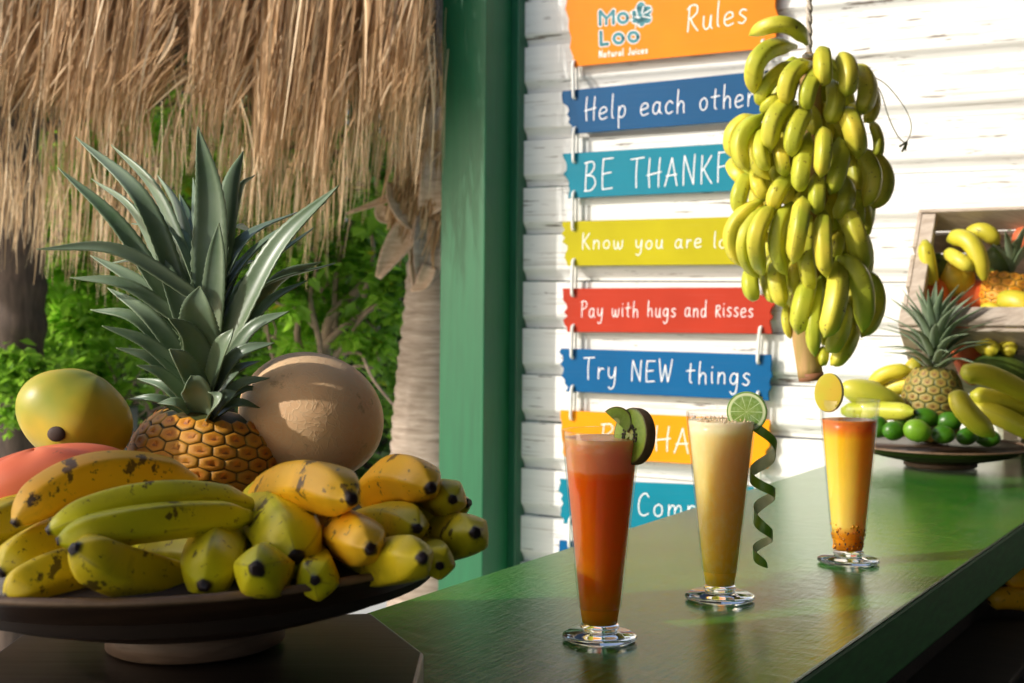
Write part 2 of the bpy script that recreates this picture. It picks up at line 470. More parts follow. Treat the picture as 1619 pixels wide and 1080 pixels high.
M['seed'] = NT('dark_seed', .3, (.02, .01, .008)).m
M['pulp'] = m_skin('passion_pulp', (.55, .16, .01), (.75, .30, .02), 120, None, .2)
M['kiwi_skin'] = m_skin('kiwi_skin', (.14, .08, .03), (.20, .12, .05), 90, None, .8, .5, 300)
def m_disc(name, stops, seg=0, segc=(.6, .7, .4), rough=.3, noise=.3):
    n = NT(name, rough)
    r = n.attr('t'); a = n.attr('ang')
    v = n.coords((1, 1, 1), False)
    c = n.ramp(r, stops)
    if seg:
        ml = n.n('Math', operation='MULTIPLY'); ml.inputs[1].default_value = seg; n.l(a, ml.inputs[0])
        pp = n.n('Math', operation='PINGPONG'); pp.inputs[1].default_value = .5; n.l(ml.outputs[0], pp.inputs[0])
        msk = n.mix(1.0, n.ramp(pp.outputs[0], [(.0, WHT), (.07, BLK)]), n.ramp(r, [(.78, WHT), (.84, BLK)]), 'MULTIPLY')
        c = n.mix(msk, c, segc)
    c = n.mix(n.ramp(n.noise(v, 260, 3), [(.4, BLK), (.75, (noise,) * 3)]), c, segc)
    n.col(c); n.set('Subsurface Weight', .25).set('Subsurface Scale', .01)
    n.bump(n.noise(v, 300, 3), .3, .0008)
    return n.m
M['lime_flesh'] = m_disc('lime_flesh', [(0, (.40, .48, .20)), (.08, (.22, .34, .05)), (.78, (.15, .28, .03)), (.84, (.62, .70, .38)), (.93, (.66, .72, .40)), (.96, (.10, .24, .02))], 10)
M['kiwi_flesh'] = m_disc('kiwi_flesh', [(0, (.50, .55, .25)), (.22, (.42, .48, .14)), (.30, (.16, .24, .03)), (.55, (.20, .32, .03)), (.92, (.26, .36, .04)), (.97, (.12, .10, .03))], 0, (.42, .50, .12))
M['peel_out'] = m_skin('lime_peel_outer', (.14, .32, .02), (.30, .46, .05), 60, None, .3, .3, 300)
M['peel_in'] = m_skin('lime_peel_pith', (.66, .66, .38), (.80, .78, .50), 60, None, .6, .3, 300)
M['stem'] = m_wood('banana_stem', (.30, .22, .05), (.50, .28, .12), .7, (6, 6, 1), 9, .5)
M['rope'] = m_wood('hanging_rope', (.42, .36, .29), (.62, .56, .48), .9, (1, 1, 1), 300, .6)
M['twine'] = NT('green_twine', .7, (.22, .22, .10)).m

# ---------------------------------------------------------------- setting
v, f = box_vf(-60, 60, -20, 90, -1.30, -1.05)
tag(mk('pavement', v, f, M['pavement'], smooth=False), 'pale sunlit paving around the bar', None, None, 'structure')
v, f = box_vf(-40, 40, 7.2, 60, -1.08, -1.03)
tag(mk('garden_soil', v, f, M['soil'], smooth=False), 'dark garden soil under the shrubs', None, None, 'structure')

# siding wall with single boards
wall = thing('plank_wall', S(0, WALL, 0), 'white horizontal plank wall with weathered cracked paint behind the signs', 'wall')
n_w0 = to_local(PS(820, 460, WALL)).x
n_w1 = 1.1
PER = 0.1288 * 1.0
zb = (CAM_H + .025)
zb = PS(820, 445, WALL).z
k0 = int((zb + 1.0) / PER) + 1
prof = [(0, 0), (0, .094), (.003, .100), (.008, .108), (.012, .118), (.0135, PER - .0015)]
def board_mesh(x0, x1, z0):
    vs, fs = [], []
    pr = [(.03, 0.0)] + [(0, 0), (0, .0005)] + prof[1:] + [(.03, PER - .0015)]
    pr = [(.03, PER), (0.0, PER), (0, .036), (.003, .031), (.010, .024), (.0165, .014), (.019, .003), (.03, .003)]
    nx = 2
    for x in (x0, x1):
        for (dy, dz) in pr: vs.append((x, dy, z0 + dz))
    m = len(pr)
    for i in range(m):
        j = (i + 1) % m
        fs.append((i, j, m + j, m + i))
    fs.append(tuple(range(m - 1, -1, -1))); fs.append(tuple(range(m, 2 * m)))
    return vs, fs
wb = []
for k in range(-k0, 8):
    vs, fs = board_mesh(n_w0, n_w1, 0)
    z = zb + k * PER
    o = mk('plank', vs, fs, M['wall'], wall, S(0, WALL + rnd.uniform(-.0012, .0012), z), smooth=False, rot=ANG)
    o.rotation_euler.y = radians(rnd.uniform(-.03, .03))
    bevel(o, .0015, 2)
# short side return of wall
bar_box('corner_board', n_w0 - .02, n_w0 - .003, WALL - .004, WALL + .12, -1.05, 1.5, M['wall'], wall, .002)

# green post and dark trim, recessed track, latch
post = thing('green_post', S(0, WALL, -1.05), 'square green painted wooden post at the left end of the plank wall', 'post')
nl = to_local(PS(697, 300, WALL - .16)).x; nr = to_local(PS(767, 300, WALL - .16)).x
bar_box('post_face', nl, nr, WALL - .16, WALL + .10, -1.05, 1.5, M['post_green'], post, .003)
nt0 = nr - .004; nt1 = to_local(PS(819, 300, WALL - .03)).x
nt2 = to_local(PS(790, 300, WALL - .0)).x
bar_box('track_board', nt0, nt2, WALL + .002, WALL + .10, -1.05, 1.5, M['dark_green'], post, .002)
bar_box('trim_board', nt2 - .002, nt1, WALL - .03, WALL + .09, -1.05, 1.5, M['dark_green'], post, .004)
q = to_local(PS(778, 388, WALL - .004))
la = bar_box('latch', q.x - .010, q.x + .016, WALL - .035, WALL + .004, q.z - .026, q.z + .026, M['black_metal'], post, .008)

# roof over the bar (the shade on the top of the wall), mostly out of view
roof = thing('bar_roof', S(0, WALL, 1.15), 'dark board roof above the bar counter', 'roof')
bar_box('roof_board', -.86, 2.6, 2.0, WALL + .5, 1.42, 1.46, M['interior'], roof, 0)
for i in range(8):
    bar_box('roof_board', -.86, 2.6, -1.6 + i * .45, -1.6 + i * .45 + .447, 1.42, 1.46, M['interior'], roof, 0)

# bar counter
bar = thing('bar_counter', S((N_L + N_R) / 2, 1.6, -1.05), 'glossy green painted bar counter with worn brushed top', 'bar counter')
S0, S1 = 0.25, WALL - .003
TH = .074
nseg = 5
bar_box('bar_top', N_L, N_R + .001, S0, S1, -.004, 0, M['bar_top'], bar, .0018)
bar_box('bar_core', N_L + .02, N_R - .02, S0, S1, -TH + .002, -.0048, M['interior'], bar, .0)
bar_box('edge_board', N_R - .018, N_R, S0, S1, -TH, -.0043, M['bar_edge'], bar, .004)
bar_box('edge_board', N_L, N_L + .018, S0, S1, -TH, -.0043, M['bar_edge'], bar, .004)
bar_box('front_panel', N_L + .05, N_L + .08, S0, S1, -1.05, -TH, M['bar_edge'], bar, .003)
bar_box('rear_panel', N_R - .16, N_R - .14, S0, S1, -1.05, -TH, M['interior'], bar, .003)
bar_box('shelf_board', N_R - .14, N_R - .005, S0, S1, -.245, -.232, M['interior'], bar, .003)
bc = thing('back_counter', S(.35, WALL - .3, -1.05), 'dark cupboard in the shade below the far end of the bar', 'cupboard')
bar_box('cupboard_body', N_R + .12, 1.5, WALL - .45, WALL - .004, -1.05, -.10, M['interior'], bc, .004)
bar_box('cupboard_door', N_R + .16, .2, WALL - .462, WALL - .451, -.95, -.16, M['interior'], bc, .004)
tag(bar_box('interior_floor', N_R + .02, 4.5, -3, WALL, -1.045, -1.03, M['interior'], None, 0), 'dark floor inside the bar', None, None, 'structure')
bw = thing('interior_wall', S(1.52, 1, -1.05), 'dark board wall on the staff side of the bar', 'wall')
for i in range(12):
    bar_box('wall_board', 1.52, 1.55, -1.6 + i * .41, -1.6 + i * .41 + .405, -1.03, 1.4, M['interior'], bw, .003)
# ---------------------------------------------------------------- lettering
GL = {
 'H': (.50, [[(.08, 1), (.06, .5), (.10, 0)], [(.44, 1), (.41, .5), (.42, 0)], [(.0, .42), (.50, .52)]]),
 'e': (.42, [[(.05, .24), (.20, .27), (.35, .34), (.32, .49), (.18, .52), (.06, .38), (.05, .14), (.16, 0), (.38, .07)]]),
 'l': (.16, [[(.08, 1), (.06, .5), (.07, .08), (.13, 0)]]),
 'p': (.42, [[(.09, .5), (.08, 0), (.10, -.42)], [(.09, .30), (.20, .50), (.34, .44), (.35, .18), (.22, .02), (.09, .10)]]),
 'a': (.45, [[(.34, .44), (.20, .52), (.06, .36), (.06, .10), (.18, .0), (.31, .16), (.35, .48)], [(.35, .50), (.34, .12), (.43, .0)]]),
 'c': (.38, [[(.34, .42), (.22, .52), (.06, .36), (.06, .12), (.18, 0), (.35, .08)]]),
 'h': (.42, [[(.08, 1), (.06, .5), (.07, 0)], [(.07, .28), (.20, .50), (.33, .40), (.34, .15), (.36, 0)]]),
 'o': (.42, [[(.22, .52), (.07, .38), (.07, .12), (.20, 0), (.34, .12), (.34, .40), (.22, .52)]]),
 't': (.38, [[(.18, .85), (.16, .4), (.17, .08), (.25, 0)], [(.0, .52), (.36, .56)]]),
 'r': (.33, [[(.08, .52), (.08, 0)], [(.08, .28), (.18, .48), (.30, .46)]]),
 'B': (.48, [[(.10, .98), (.08, .5), (.08, 0)], [(.02, .95), (.30, .98), (.36, .78), (.22, .58), (.10, .54)], [(.10, .54), (.34, .48), (.42, .24), (.28, .04), (.04, .02)]]),
 'E': (.44, [[(.08, 1), (.06, .5), (.08, 0)], [(.08, .98), (.42, 1.0)], [(.07, .5), (.36, .54)], [(.08, .0), (.42, .03)]]),
 'T': (.46, [[(.0, .96), (.46, 1.0)], [(.22, .98), (.20, .5), (.22, 0)]]),
 'A': (.48, [[(.02, 0), (.14, .5), (.24, 1)], [(.24, 1), (.34, .5), (.44, 0)], [(.06, .36), (.42, .40)]]),
 'N': (.50, [[(.07, 0), (.06, .5), (.08, .98)], [(.08, .98), (.26, .45), (.42, .02)], [(.42, .02), (.42, .5), (.44, 1)]]),
 'K': (.46, [[(.08, 1), (.07, .5), (.08, 0)], [(.40, .98), (.24, .68), (.09, .46)], [(.14, .52), (.28, .26), (.44, 0)]]),
 'F': (.42, [[(.08, 1), (.07, .5), (.08, 0)], [(.08, .97), (.42, 1.0)], [(.08, .50), (.36, .54)]]),
 'U': (.48, [[(.06, 1), (.06, .3), (.18, 0), (.34, .06), (.42, .4), (.42, 1)]]),
 'L': (.42, [[(.08, 1), (.07, .5), (.08, .02)], [(.08, .02), (.40, .03)]]),
 'k': (.40, [[(.08, .72), (.07, .35), (.08, 0)], [(.10, .66), (.28, .72), (.32, .52), (.10, .36)], [(.12, .36), (.24, .18), (.38, 0)]]),
 'R': (.46, [[(.10, .98), (.08, .5), (.06, 0)], [(.02, .86), (.20, 1.0), (.38, .94), (.38, .70), (.22, .54), (.09, .48)], [(.14, .50), (.28, .22), (.44, 0)]]),
 'n': (.42, [[(.08, .52), (.07, 0)], [(.07, .28), (.20, .50), (.33, .42), (.35, 0)]]),
 'w': (.56, [[(.05, .52), (.07, .2), (.15, 0), (.24, .14), (.27, .46)], [(.27, .46), (.30, .12), (.38, 0), (.48, .16), (.50, .54)]]),
 'y': (.42, [[(.06, .52), (.08, .18), (.18, .06), (.30, .18), (.35, .5)], [(.36, .54), (.35, .0), (.30, -.32), (.18, -.42), (.08, -.34)]]),
 'u': (.42, [[(.07, .52), (.07, .15), (.18, 0), (.30, .12), (.34, .5)], [(.35, .52), (.34, .12), (.40, 0)]]),
 'v': (.38, [[(.04, .52), (.10, .25), (.17, 0)], [(.17, 0), (.26, .28), (.34, .54)]]),
 'd': (.42, [[(.34, .44), (.20, .50), (.07, .36), (.07, .12), (.18, 0), (.30, .12), (.35, .4)], [(.36, 1), (.35, .5), (.36, 0)]]),
 'i': (.16, [[(.07, .50), (.07, .2), (.10, 0)], [(.075, .70), (.085, .73)]]),
 's': (.36, [[(.32, .48), (.18, .53), (.07, .40), (.20, .27), (.31, .15), (.20, .0), (.04, .06)]]),
 'g': (.44, [[(.34, .44), (.20, .52), (.07, .36), (.07, .14), (.20, .04), (.32, .20), (.35, .5)], [(.36, .52), (.35, .0), (.30, -.32), (.16, -.42), (.06, -.30)]]),
 'm': (.60, [[(.07, .52), (.07, 0)], [(.07, .28), (.18, .50), (.29, .42), (.30, 0)], [(.30, .28), (.42, .50), (.52, .42), (.54, 0)]]),
 'W': (.64, [[(.05, 1), (.10, .5), (.18, 0)], [(.18, 0), (.26, .4), (.31, .75)], [(.31, .75), (.38, .35), (.45, 0)], [(.45, 0), (.54, .5), (.60, 1)]]),
 'C': (.48, [[(.42, .84), (.30, 1.0), (.12, .84), (.05, .48), (.10, .12), (.26, 0), (.44, .10)]]),
 'P': (.44, [[(.10, .98), (.08, .5), (.08, 0)], [(.02, .92), (.22, 1.0), (.40, .86), (.34, .60), (.10, .48)]]),
 'M': (.66, [[(.07, 0), (.09, .98)], [(.09, .98), (.32, .35)], [(.32, .35), (.56, .98)], [(.56, .98), (.60, 0)]]),
 'Y': (.44, [[(.04, 1), (.20, .52)], [(.42, 1), (.20, .52), (.18, 0)]]),
 'J': (.34, [[(.26, 1), (.26, .2), (.16, 0), (.04, .10)]]),
 ' ': (.36, []),
}
def ribbon(vs, fs, pts2, width, lift, conv):
    """pts2: pixel-space polyline; conv maps it onto the sign face; a thin raised strip of paint"""
    pts = [conv(p) for p in pts2]
    hw = width / 2
    nrm = BD
    base = len(vs)
    k = len(pts)
    for i in range(k):
        t = (pts[min(i + 1, k - 1)] - pts[max(i - 1, 0)])
        t = t.normalized() if t.length > 1e-9 else BN
        w = t.cross(nrm).normalized()
        q = pts[i] - nrm * lift
        vs.append(q + w * hw); vs.append(q - w * hw)
    for i in range(k - 1):
        fs.append((base + 2 * i, base + 2 * i + 1, base + 2 * i + 3, base + 2 * i + 2))
    for e in (0, k - 1):                         # round ends
        c0 = len(vs)
        q = pts[e] - nrm * lift
        for j in range(10):
            a = 2 * pi * j / 10
            vs.append(q + (BN * cos(a) + Vector((0, 0, 1)) * sin(a)) * hw)
        fs.append(tuple(range(c0, c0 + 10)))
def text_on(name, text, p0, p1, cap, s_plane, width, mat, parent, lift=.0006, gap=.12, slant=.04, origin=None, jitter=True):
    tw = sum(GL[c][0] + gap for c in text) - gap
    vs, fs = [], []
    x = 0
    d = Vector((p1[0] - p0[0], p1[1] - p0[1]))
    for c in text + ' ':
        if c == ' ':
            mk(name, vs, fs, mat, parent, origin, smooth=False); vs, fs = [], []
        w, st = GL[c]
        jy = rnd.uniform(-.03, .03) if jitter else 0
        js = rnd.uniform(.95, 1.06) if jitter else 1
        for s in st:
            q = catmull([Vector((a, b, 0)) for a, b in s], max(2, 5 * (len(s) - 1)))
            pp = []
            for g in q:
                u = (x + g.x + slant * g.y) / tw
                pp.append((p0[0] + d.x * u, p0[1] + d.y * u - (g.y * js + jy) * cap))
            ribbon(vs, fs, pp, width, lift, lambda p: PS(p[0], p[1], s_plane))
            lift += .000004
        x += w + gap

# ---------------------------------------------------------------- signs
SS = WALL - .022           # back plane of the signs
ST = .007                  # board thickness
def edge_px(a, b, n_, amp, rs):
    out = []
    for i in range(1, n_):
        u = i / n_
        out.append((a[0] + (b[0] - a[0]) * u + rs.uniform(-amp, amp), a[1] + (b[1] - a[1]) * u))
    return out
SIGNS = [
 ('orange', [(891, -62), (1232, -98), (1228, 75), (903, 106)], 'large orange board at the top of the sign column with the teal flower logo'),
 ('navy', [(889, 144), (1225, 110), (1225, 187), (903, 212)], 'dark blue sign board reading Help each other'),
 ('teal', [(889, 243), (1224, 222), (1223, 299), (898, 313.5)], 'teal sign board reading BE THANKFUL'),
 ('olive', [(889, 350.5), (1222, 341), (1222, 418), (897, 420.5)], 'olive yellow sign board reading Know you are loved'),
 ('red', [(889, 456), (1222, 454), (1220, 528), (896, 525)], 'red sign board reading Pay with hugs and kisses'),
 ('blue', [(887, 551), (1219, 561), (1216, 633.5), (894, 619)], 'mid blue sign board reading Try NEW things'),
 ('amber', [(886, 648.5), (1217, 664), (1213, 741), (892, 722)], 'amber orange sign board reading BE HAPPY behind the red and yellow drinks'),
 ('teal', [(884, 757), (1214, 771), (1212, 848), (890, 828)], 'teal sign board reading No Comparing, partly behind the bar'),
 ('blue', [(884, 854), (1212, 880), (1210, 955), (889, 925)], 'blue sign board lowest in the column, only its left corner above the bar'),
]
signs = []
rs = random.Random(3)
for (colr, q, lab) in SIGNS:
    TL, TR, BR_, BL_ = q
    outline = [TL] + [TR] + edge_px(TR, BR_, 11, 4.0, rs) + [BR_] + [BL_] + edge_px(BL_, TL, 11, 4.5, rs)
    front = [PS(x, y, SS - ST) for x, y in outline]
    org = PS((TL[0] + TR[0]) / 2, (TL[1] + BL_[1]) / 2, SS)
    k = len(front)
    vs = front + [p + BD * ST for p in front]
    fs = [tuple(range(k)), tuple(range(2 * k - 1, k - 1, -1))] + [(i, i + k, (i + 1) % k + k, (i + 1) % k) for i in range(k)]
    root = thing('sign_board', org, lab, 'sign', 'painted sign boards hung on white cords')
    b = mk('board', vs, fs, M['sign_' + colr], root, org, smooth=False)
    bevel(b, .001, 1)
    signs.append((root, org))
W_ = .0027
TX = [
 (1, 'Help each other', (924, 191), (1192, 168), 37, W_ * .95),
 (2, 'BE THANKFUL', (922, 302), (1202, 284), 46, W_),
 (3, 'Know you are loved', (919, 394), (1196, 391), 26, W_ * .85),
 (4, 'Pay with hugs and kisses', (918, 501), (1191, 501), 26, W_ * .8),
 (5, 'Try NEW things', (922, 599), (1186, 609), 34, W_),
 (6, 'BE HAPPY', (948, 709), (1177, 721), 38, W_),
 (7, 'No Comparing', (939, 811), (1201, 823), 36, W_),
]
for i, tx, p0, p1, cap, w in TX:
    text_on('word', tx, p0, p1, cap, SS - ST, w, M['ink'], signs[i][0], origin=signs[i][1])
text_on('word', 'Rules', (1085, 50), (1181, 36), 40, SS - ST, W_ * 1.0, M['ink'], signs[0][0], origin=signs[0][1])
text_on('word', 'Natural Juices', (947, 91), (1024, 84), 11, SS - ST, .0024, M['ink'], signs[0][0], origin=signs[0][1], slant=0, gap=.14, jitter=False)
def logo(mat, grow, lift):
    vs, fs = [], []
    conv = lambda p: PS(p[0], p[1], SS - ST)
    px = 3.6 / F
    def st(pts, w):
        nonlocal lift
        ribbon(vs, fs, [(x, y) for x, y in pts], (w + grow) * px, lift, conv); lift += .000004
    def ring(cx, cy, r, w):
        st([(cx + r * cos(a * pi / 9), cy + r * sin(a * pi / 9)) for a in range(19)], w)
    st([(948.5, 19), (949, 39)], 6); st([(970, 17), (970, 37)], 6); st([(949, 18.5), (959, 29), (970, 17.5)], 6.5); st([(958.5, 28), (958.5, 38)], 5)
    ring(985, 28.5, 7.3, 6.2)
    st([(950, 51), (950.5, 70.5)], 6.5); st([(950.5, 71), (961, 69.5)], 6)
    ring(978, 61, 7.2, 6.2); ring(1001.5, 58.5, 7.2, 6.2)
    for a0, r, w in ((-80, 14, 15), (-30, 15, 15), (25, 14, 15), (75, 12, 14), (135, 9.5, 13), (200, 9, 10)):
        a = radians(a0)
        c = (1011, 24)
        e = (c[0] + r * cos(a), c[1] + r * sin(a))
        st([(c[0] + 3 * cos(a), c[1] + 3 * sin(a)), e], w)
    return mk('logo', vs, fs, mat, signs[0][0], signs[0][1], smooth=False)
logo(M['ink'], 2.4, .0004)
logo(M['teal_ink'], 0, .0009)
vs, fs = [], []
lf = .0014
for pts in ([(1005, 12), (1007, 20), (1009, 29)], [(1016, 23), (1030, 15)], [(1016, 26), (1029, 28.5)], [(1015, 21), (1018, 10)], [(1006, 37), (1005, 45)], [(1010, 38), (1012, 43)],
            [(996, 19), (999, 22)], [(996, 33), (1001, 31)], [(1004, 27), (1012, 28)]):
    ribbon(vs, fs, pts, 1.5 * 3.6 / F, lf, lambda p: PS(p[0], p[1], SS - ST)); lf += .000004
mk('logo_line', vs, fs, M['ink'], signs[0][0], signs[0][1], smooth=False)

# cords: closed loops through the holes
CORDS = [(909, 99, 910, 153, 'first'), (910.5, 204, 909.5, 254, ''), (909, 305, 908.5, 361, ''), (909, 412, 907.5, 465, ''), (908, 516, 906.5, 563, ''),
         (907, 612, 905.5, 660, ''), (905, 716, 904, 766, ''), (904, 820, 903, 862, ''),
         (1208, 66, 1209, 119, ''), (1209, 180, 1209, 232, ''), (1208, 290, 1208, 350, ''), (1206, 410, 1206, 462, ''), (1204, 519, 1200.5, 571, ''), (1200, 622, 1199, 672, ''), (1199, 732, 1198, 779, ''), (1198, 838, 1197, 888, '')]
names = ['orange logo board', 'dark blue board', 'teal BE THANKFUL board', 'olive board', 'red board', 'mid blue board', 'amber board', 'teal Comparing board', 'lowest blue board']
for i, (x0, y0, x1, y1, _) in enumerate(CORDS):
    left = i < 8; j = i % 8
    a = PS(x0, y0, SS - ST / 2); b = PS(x1, y1, SS - ST / 2)
    up, dn = Vector((0, 0, 1)), Vector((0, 0, -1))
    fr = -BD * .012; bk = BD * .008
    loop = [a + up * .004, a + fr * .9 - up * .003, a.lerp(b, .3) + fr, a.lerp(b, .7) + fr, b + fr * .9, b - up * .004, b + bk * .9, a.lerp(b, .5) + bk, a + bk * .9, a + up * .004]
    o = tube('cord', loop, .0046, M['cord'], None, 40, 8)
    tag(o, 'white cord loop, %s side, %s to %s' % ('left' if left else 'right', names[j], names[j + 1]), 'cord', 'white cord loops between the signs')

# ---------------------------------------------------------------- bananas
def banana(name, p0, p1, p2, w, mat, parent=None, five=.07, neck=.12, tipr=.30, nr=18, ns=20, root=None, blunt=False, neckr=.38, bruise=()):
    """p0 stalk end, p1 middle of the arc, p2 blossom end; w = thickness in metres"""
    p0, p1, p2 = Vector(p0), Vector(p1), Vector(p2)
    c = 2 * p1 - .5 * (p0 + p2)
    cen, rad = [], []
    for i in range(nr + 1):
        t = i / nr
        if t > .88: t = .88 + (t - .88)
        cen.append((1 - t) ** 2 * p0 + 2 * t * (1 - t) * c + t * t * p2)
        r = 1.0
        if t < neck: r = neckr + (1 - neckr) * (sin(pi / 2 * t / neck)) ** 1.5
        body = .91 + .09 * sin(pi * min(1, max(0, (t - .1) / .8)))
        if t > .80:
            u = (t - .80) / .20
            r = r * (1 - u ** 2.3 * (1 - tipr))
        rad.append(r * body * w / 2)
    # last rings: a small flat blossom end
    cen.append(cen[-1] + (cen[-1] - cen[-2]).normalized() * w * .05); rad.append(w * .5 * tipr * .8)
    cen.append(cen[-1]); rad.append(w * .5 * tipr * .35)
    side = (p2 - p0).cross(p1 - (p0 + p2) / 2)
    ph = rnd.uniform(0, 2 * pi)
    am = five
    def prof(a, t):
        x = cos(5 * (a - 0))
        q = (a % (2 * pi / 5)) - pi / 5
        return 1 + (am * 5) * (.86 / cos(q) - .93) * (.55 + .45 * sin(pi * min(1, t)))
    v, f, t, a = tube_vf(cen, rad, ns, prof, True, side if side.length > 1e-9 else None)
    br = []
    for i, q in enumerate(v):
        k = i // ns
        d = (q - cen[min(k, len(cen) - 1)])
        d = d.normalized() if d.length > 1e-9 else Vector((0, 0, 1))
        b = 0
        for (tc, dt_, dz) in bruise:
            dirv = Vector((0, -1, dz)).normalized()
            b = max(b, math.exp(-((t[i] - tc) / dt_) ** 2) * max(0, d.dot(dirv)) ** 5)
        br.append(b)
    return mk(name, v, f, mat, parent, p0, attrs={'t': t, 'ang': a, 'br': br})

# hanging bunch ---------------------------------------------------
YB = 2.42
bunch_root = P(1282, 92, YB)
bunch = thing('banana_bunch', bunch_root, 'large hanging bunch of yellow green bananas tied to a rope in front of the signs', 'banana bunch')
def ab(x, y): return (1130 + x / 3.375, y / 3.375)
BB = [  # base, mid, tip, width (crop px), layer depth
 ((492, 235), (360, 150), (188, 188), 92, 0), ((432, 250), (262, 320), (215, 500), 108, 1), ((425, 335), (300, 440), (240, 560), 90, 2),
 ((400, 520), (320, 540), (250, 600), 70, 2), ((518, 340), (412, 420), (385, 562), 100, 0), ((565, 365), (510, 470), (497, 582), 92, 0),
 ((575, 258), (580, 350), (587, 452), 100, 0), ((670, 290), (705, 390), (698, 512), 105, 0), ((755, 350), (800, 470), (770, 612), 108, 1),
 ((830, 440), (838, 560), (800, 652), 75, 2), ((622, 430), (635, 550), (605, 652), 100, 1), ((430, 550), (330, 640), (300, 805), 110, 0),
 ((505, 575), (440, 690), (413, 832), 105, 0), ((225, 622), (118, 710), (108, 845), 88, 1), ((268, 612), (160, 750), (180, 908), 95, 0),
 ((272, 655), (215, 800), (292, 955), 80, 1), ((275, 680), (252, 800), (288, 905), 82, 0), ((360, 715), (360, 820), (380, 945), 85, 1),
 ((500, 715), (470, 880), (455, 1018), 100, 0), ((578, 685), (580, 800), (565, 942), 92, -1), ((665, 740), (660, 880), (618, 1032), 98, 0),
 ((680, 590), (735, 690), (768, 838), 115, 0), ((745, 800), (825, 930), (800, 1100), 105, 1), ((800, 800), (890, 950), (850, 1112), 90, 2),
 ((830, 640), (865, 750), (858, 850), 62, 3), ((110, 855), (115, 910), (175, 968), 85, 2), ((225, 900), (235, 980), (275, 1055), 88, 2),
 ((185, 930), (140, 1030), (132, 1140), 95, 1), ((410, 940), (345, 1020), (312, 1115), 98, 1), ((550, 930), (548, 1030), (545, 1140), 92, 0),
 ((320, 900), (325, 950), (330, 1000), 70, 3), ((685, 950), (690, 1060), (640, 1160), 96, 1), ((740, 560), (745, 650), (760, 760), 90, 4),
 ((265, 1062), (120, 1230), (148, 1422), 78, 0), ((290, 1092), (178, 1290), (235, 1482), 72, 0), ((315, 1102), (238, 1270), (258, 1464), 98, -1),
 ((412, 1085), (345, 1270), (380, 1463), 90, 0), ((472, 1055), (450, 1210), (418, 1402), 102, -1), ((510, 1155), (495, 1350), (522, 1560), 96, 1),
 ((582, 1125), (582, 1290), (597, 1475), 96, -1), ((690, 1112), (752, 1260), (795, 1446), 112, 0), ((200, 1420), (195, 1510), (215, 1598), 95, 1),
 ((262, 1460), (285, 1540), (312, 1612), 60, 2), ((335, 1390), (335, 1510), (368, 1636), 98, 1), ((430, 1390), (425, 1470), (422, 1570), 66, 3),
 ((512, 1490), (475, 1620), (445, 1778), 112, 1), ((565, 1480), (535, 1690), (535, 1898), 85, 1), ((655, 1390), (640, 1600), (588, 1796), 118, -1),
 ((650, 1380), (765, 1520), (790, 1768), 122, -1), ((800, 1440), (850, 1610), (785, 1795), 95, 1), ((700, 1600), (665, 1760), (602, 1872), 98, 2),
 ((745, 1700), (700, 1840), (622, 1945), 90, 3), ((395, 1600), (385, 1700), (405, 1805), 50, 4), ((650, 1240), (655, 1300), (640, 1370), 75, 4),
 ((805, 1090), (808, 1180), (800, 1250), 70, 3), ((575, 1860), (580, 1900), (570, 1945), 60, 4), ((760, 1010), (765, 1110), (770, 1200), 80, 3),
 ((390, 1330), (300, 1440), (300, 1560), 80, 4), ((620, 1480), (600, 1600), (560, 1700), 90, 4), ((700, 1450), (720, 1600), (700, 1700), 90, 4),
 ((480, 560), (520, 640), (520, 700), 90, 4), ((300, 480), (330, 620), (330, 720), 80, 5), ((620, 600), (600, 700), (570, 800), 90, 5),
 ((420, 900), (400, 1000), (400, 1100), 90, 5), ((640, 1000), (600, 1150), (590, 1250), 90, 5), ((250, 960), (300, 1100), (300, 1250), 90, 5),
 ((700, 800), (740, 930), (740, 1080), 90, 5), ((480, 1000), (460, 1100), (450, 1200), 90, 4), ((560, 560), (640, 640), (680, 760), 100, 5),
 ((180, 1180), (160, 1300), (200, 1400), 70, 3), ((200, 700), (170, 850), (240, 1000), 80, 3),
]
axis_x = lambda y: 500 - 60 * (y / 1900) + (60 if 500 < y < 1300 else 40)
def depth_bunch(x, y, layer):
    cx = 520 if y < 1300 else 560
    dx = (x - cx) / (430 if y < 1400 else 300)
    dx = max(-.97, min(.97, dx))
    R = .10 if y > 250 else .06
    return YB - R * sqrt(1 - dx * dx) + layer * .020
for (b0, b1, b2, w, ly) in BB:
    pts = []
    for k, (x, y) in enumerate((b0, b1, b2)):
        Yd = depth_bunch(x, y, ly) + (.035 if k == 0 else 0) - (.004 if k == 1 else 0)
        X, Yp = ab(x, y)
        pts.append(P(X, Yp, Yd))
    pts[1] = pts[1] + (pts[1] - (pts[0] + pts[2]) / 2) * .35
    banana('banana', pts[0], pts[1], pts[2], w / 3.375 * YB / F * .95, M['bunch_banana'], bunch, five=.14, neck=.20, tipr=.17, nr=18, ns=20, neckr=.30)
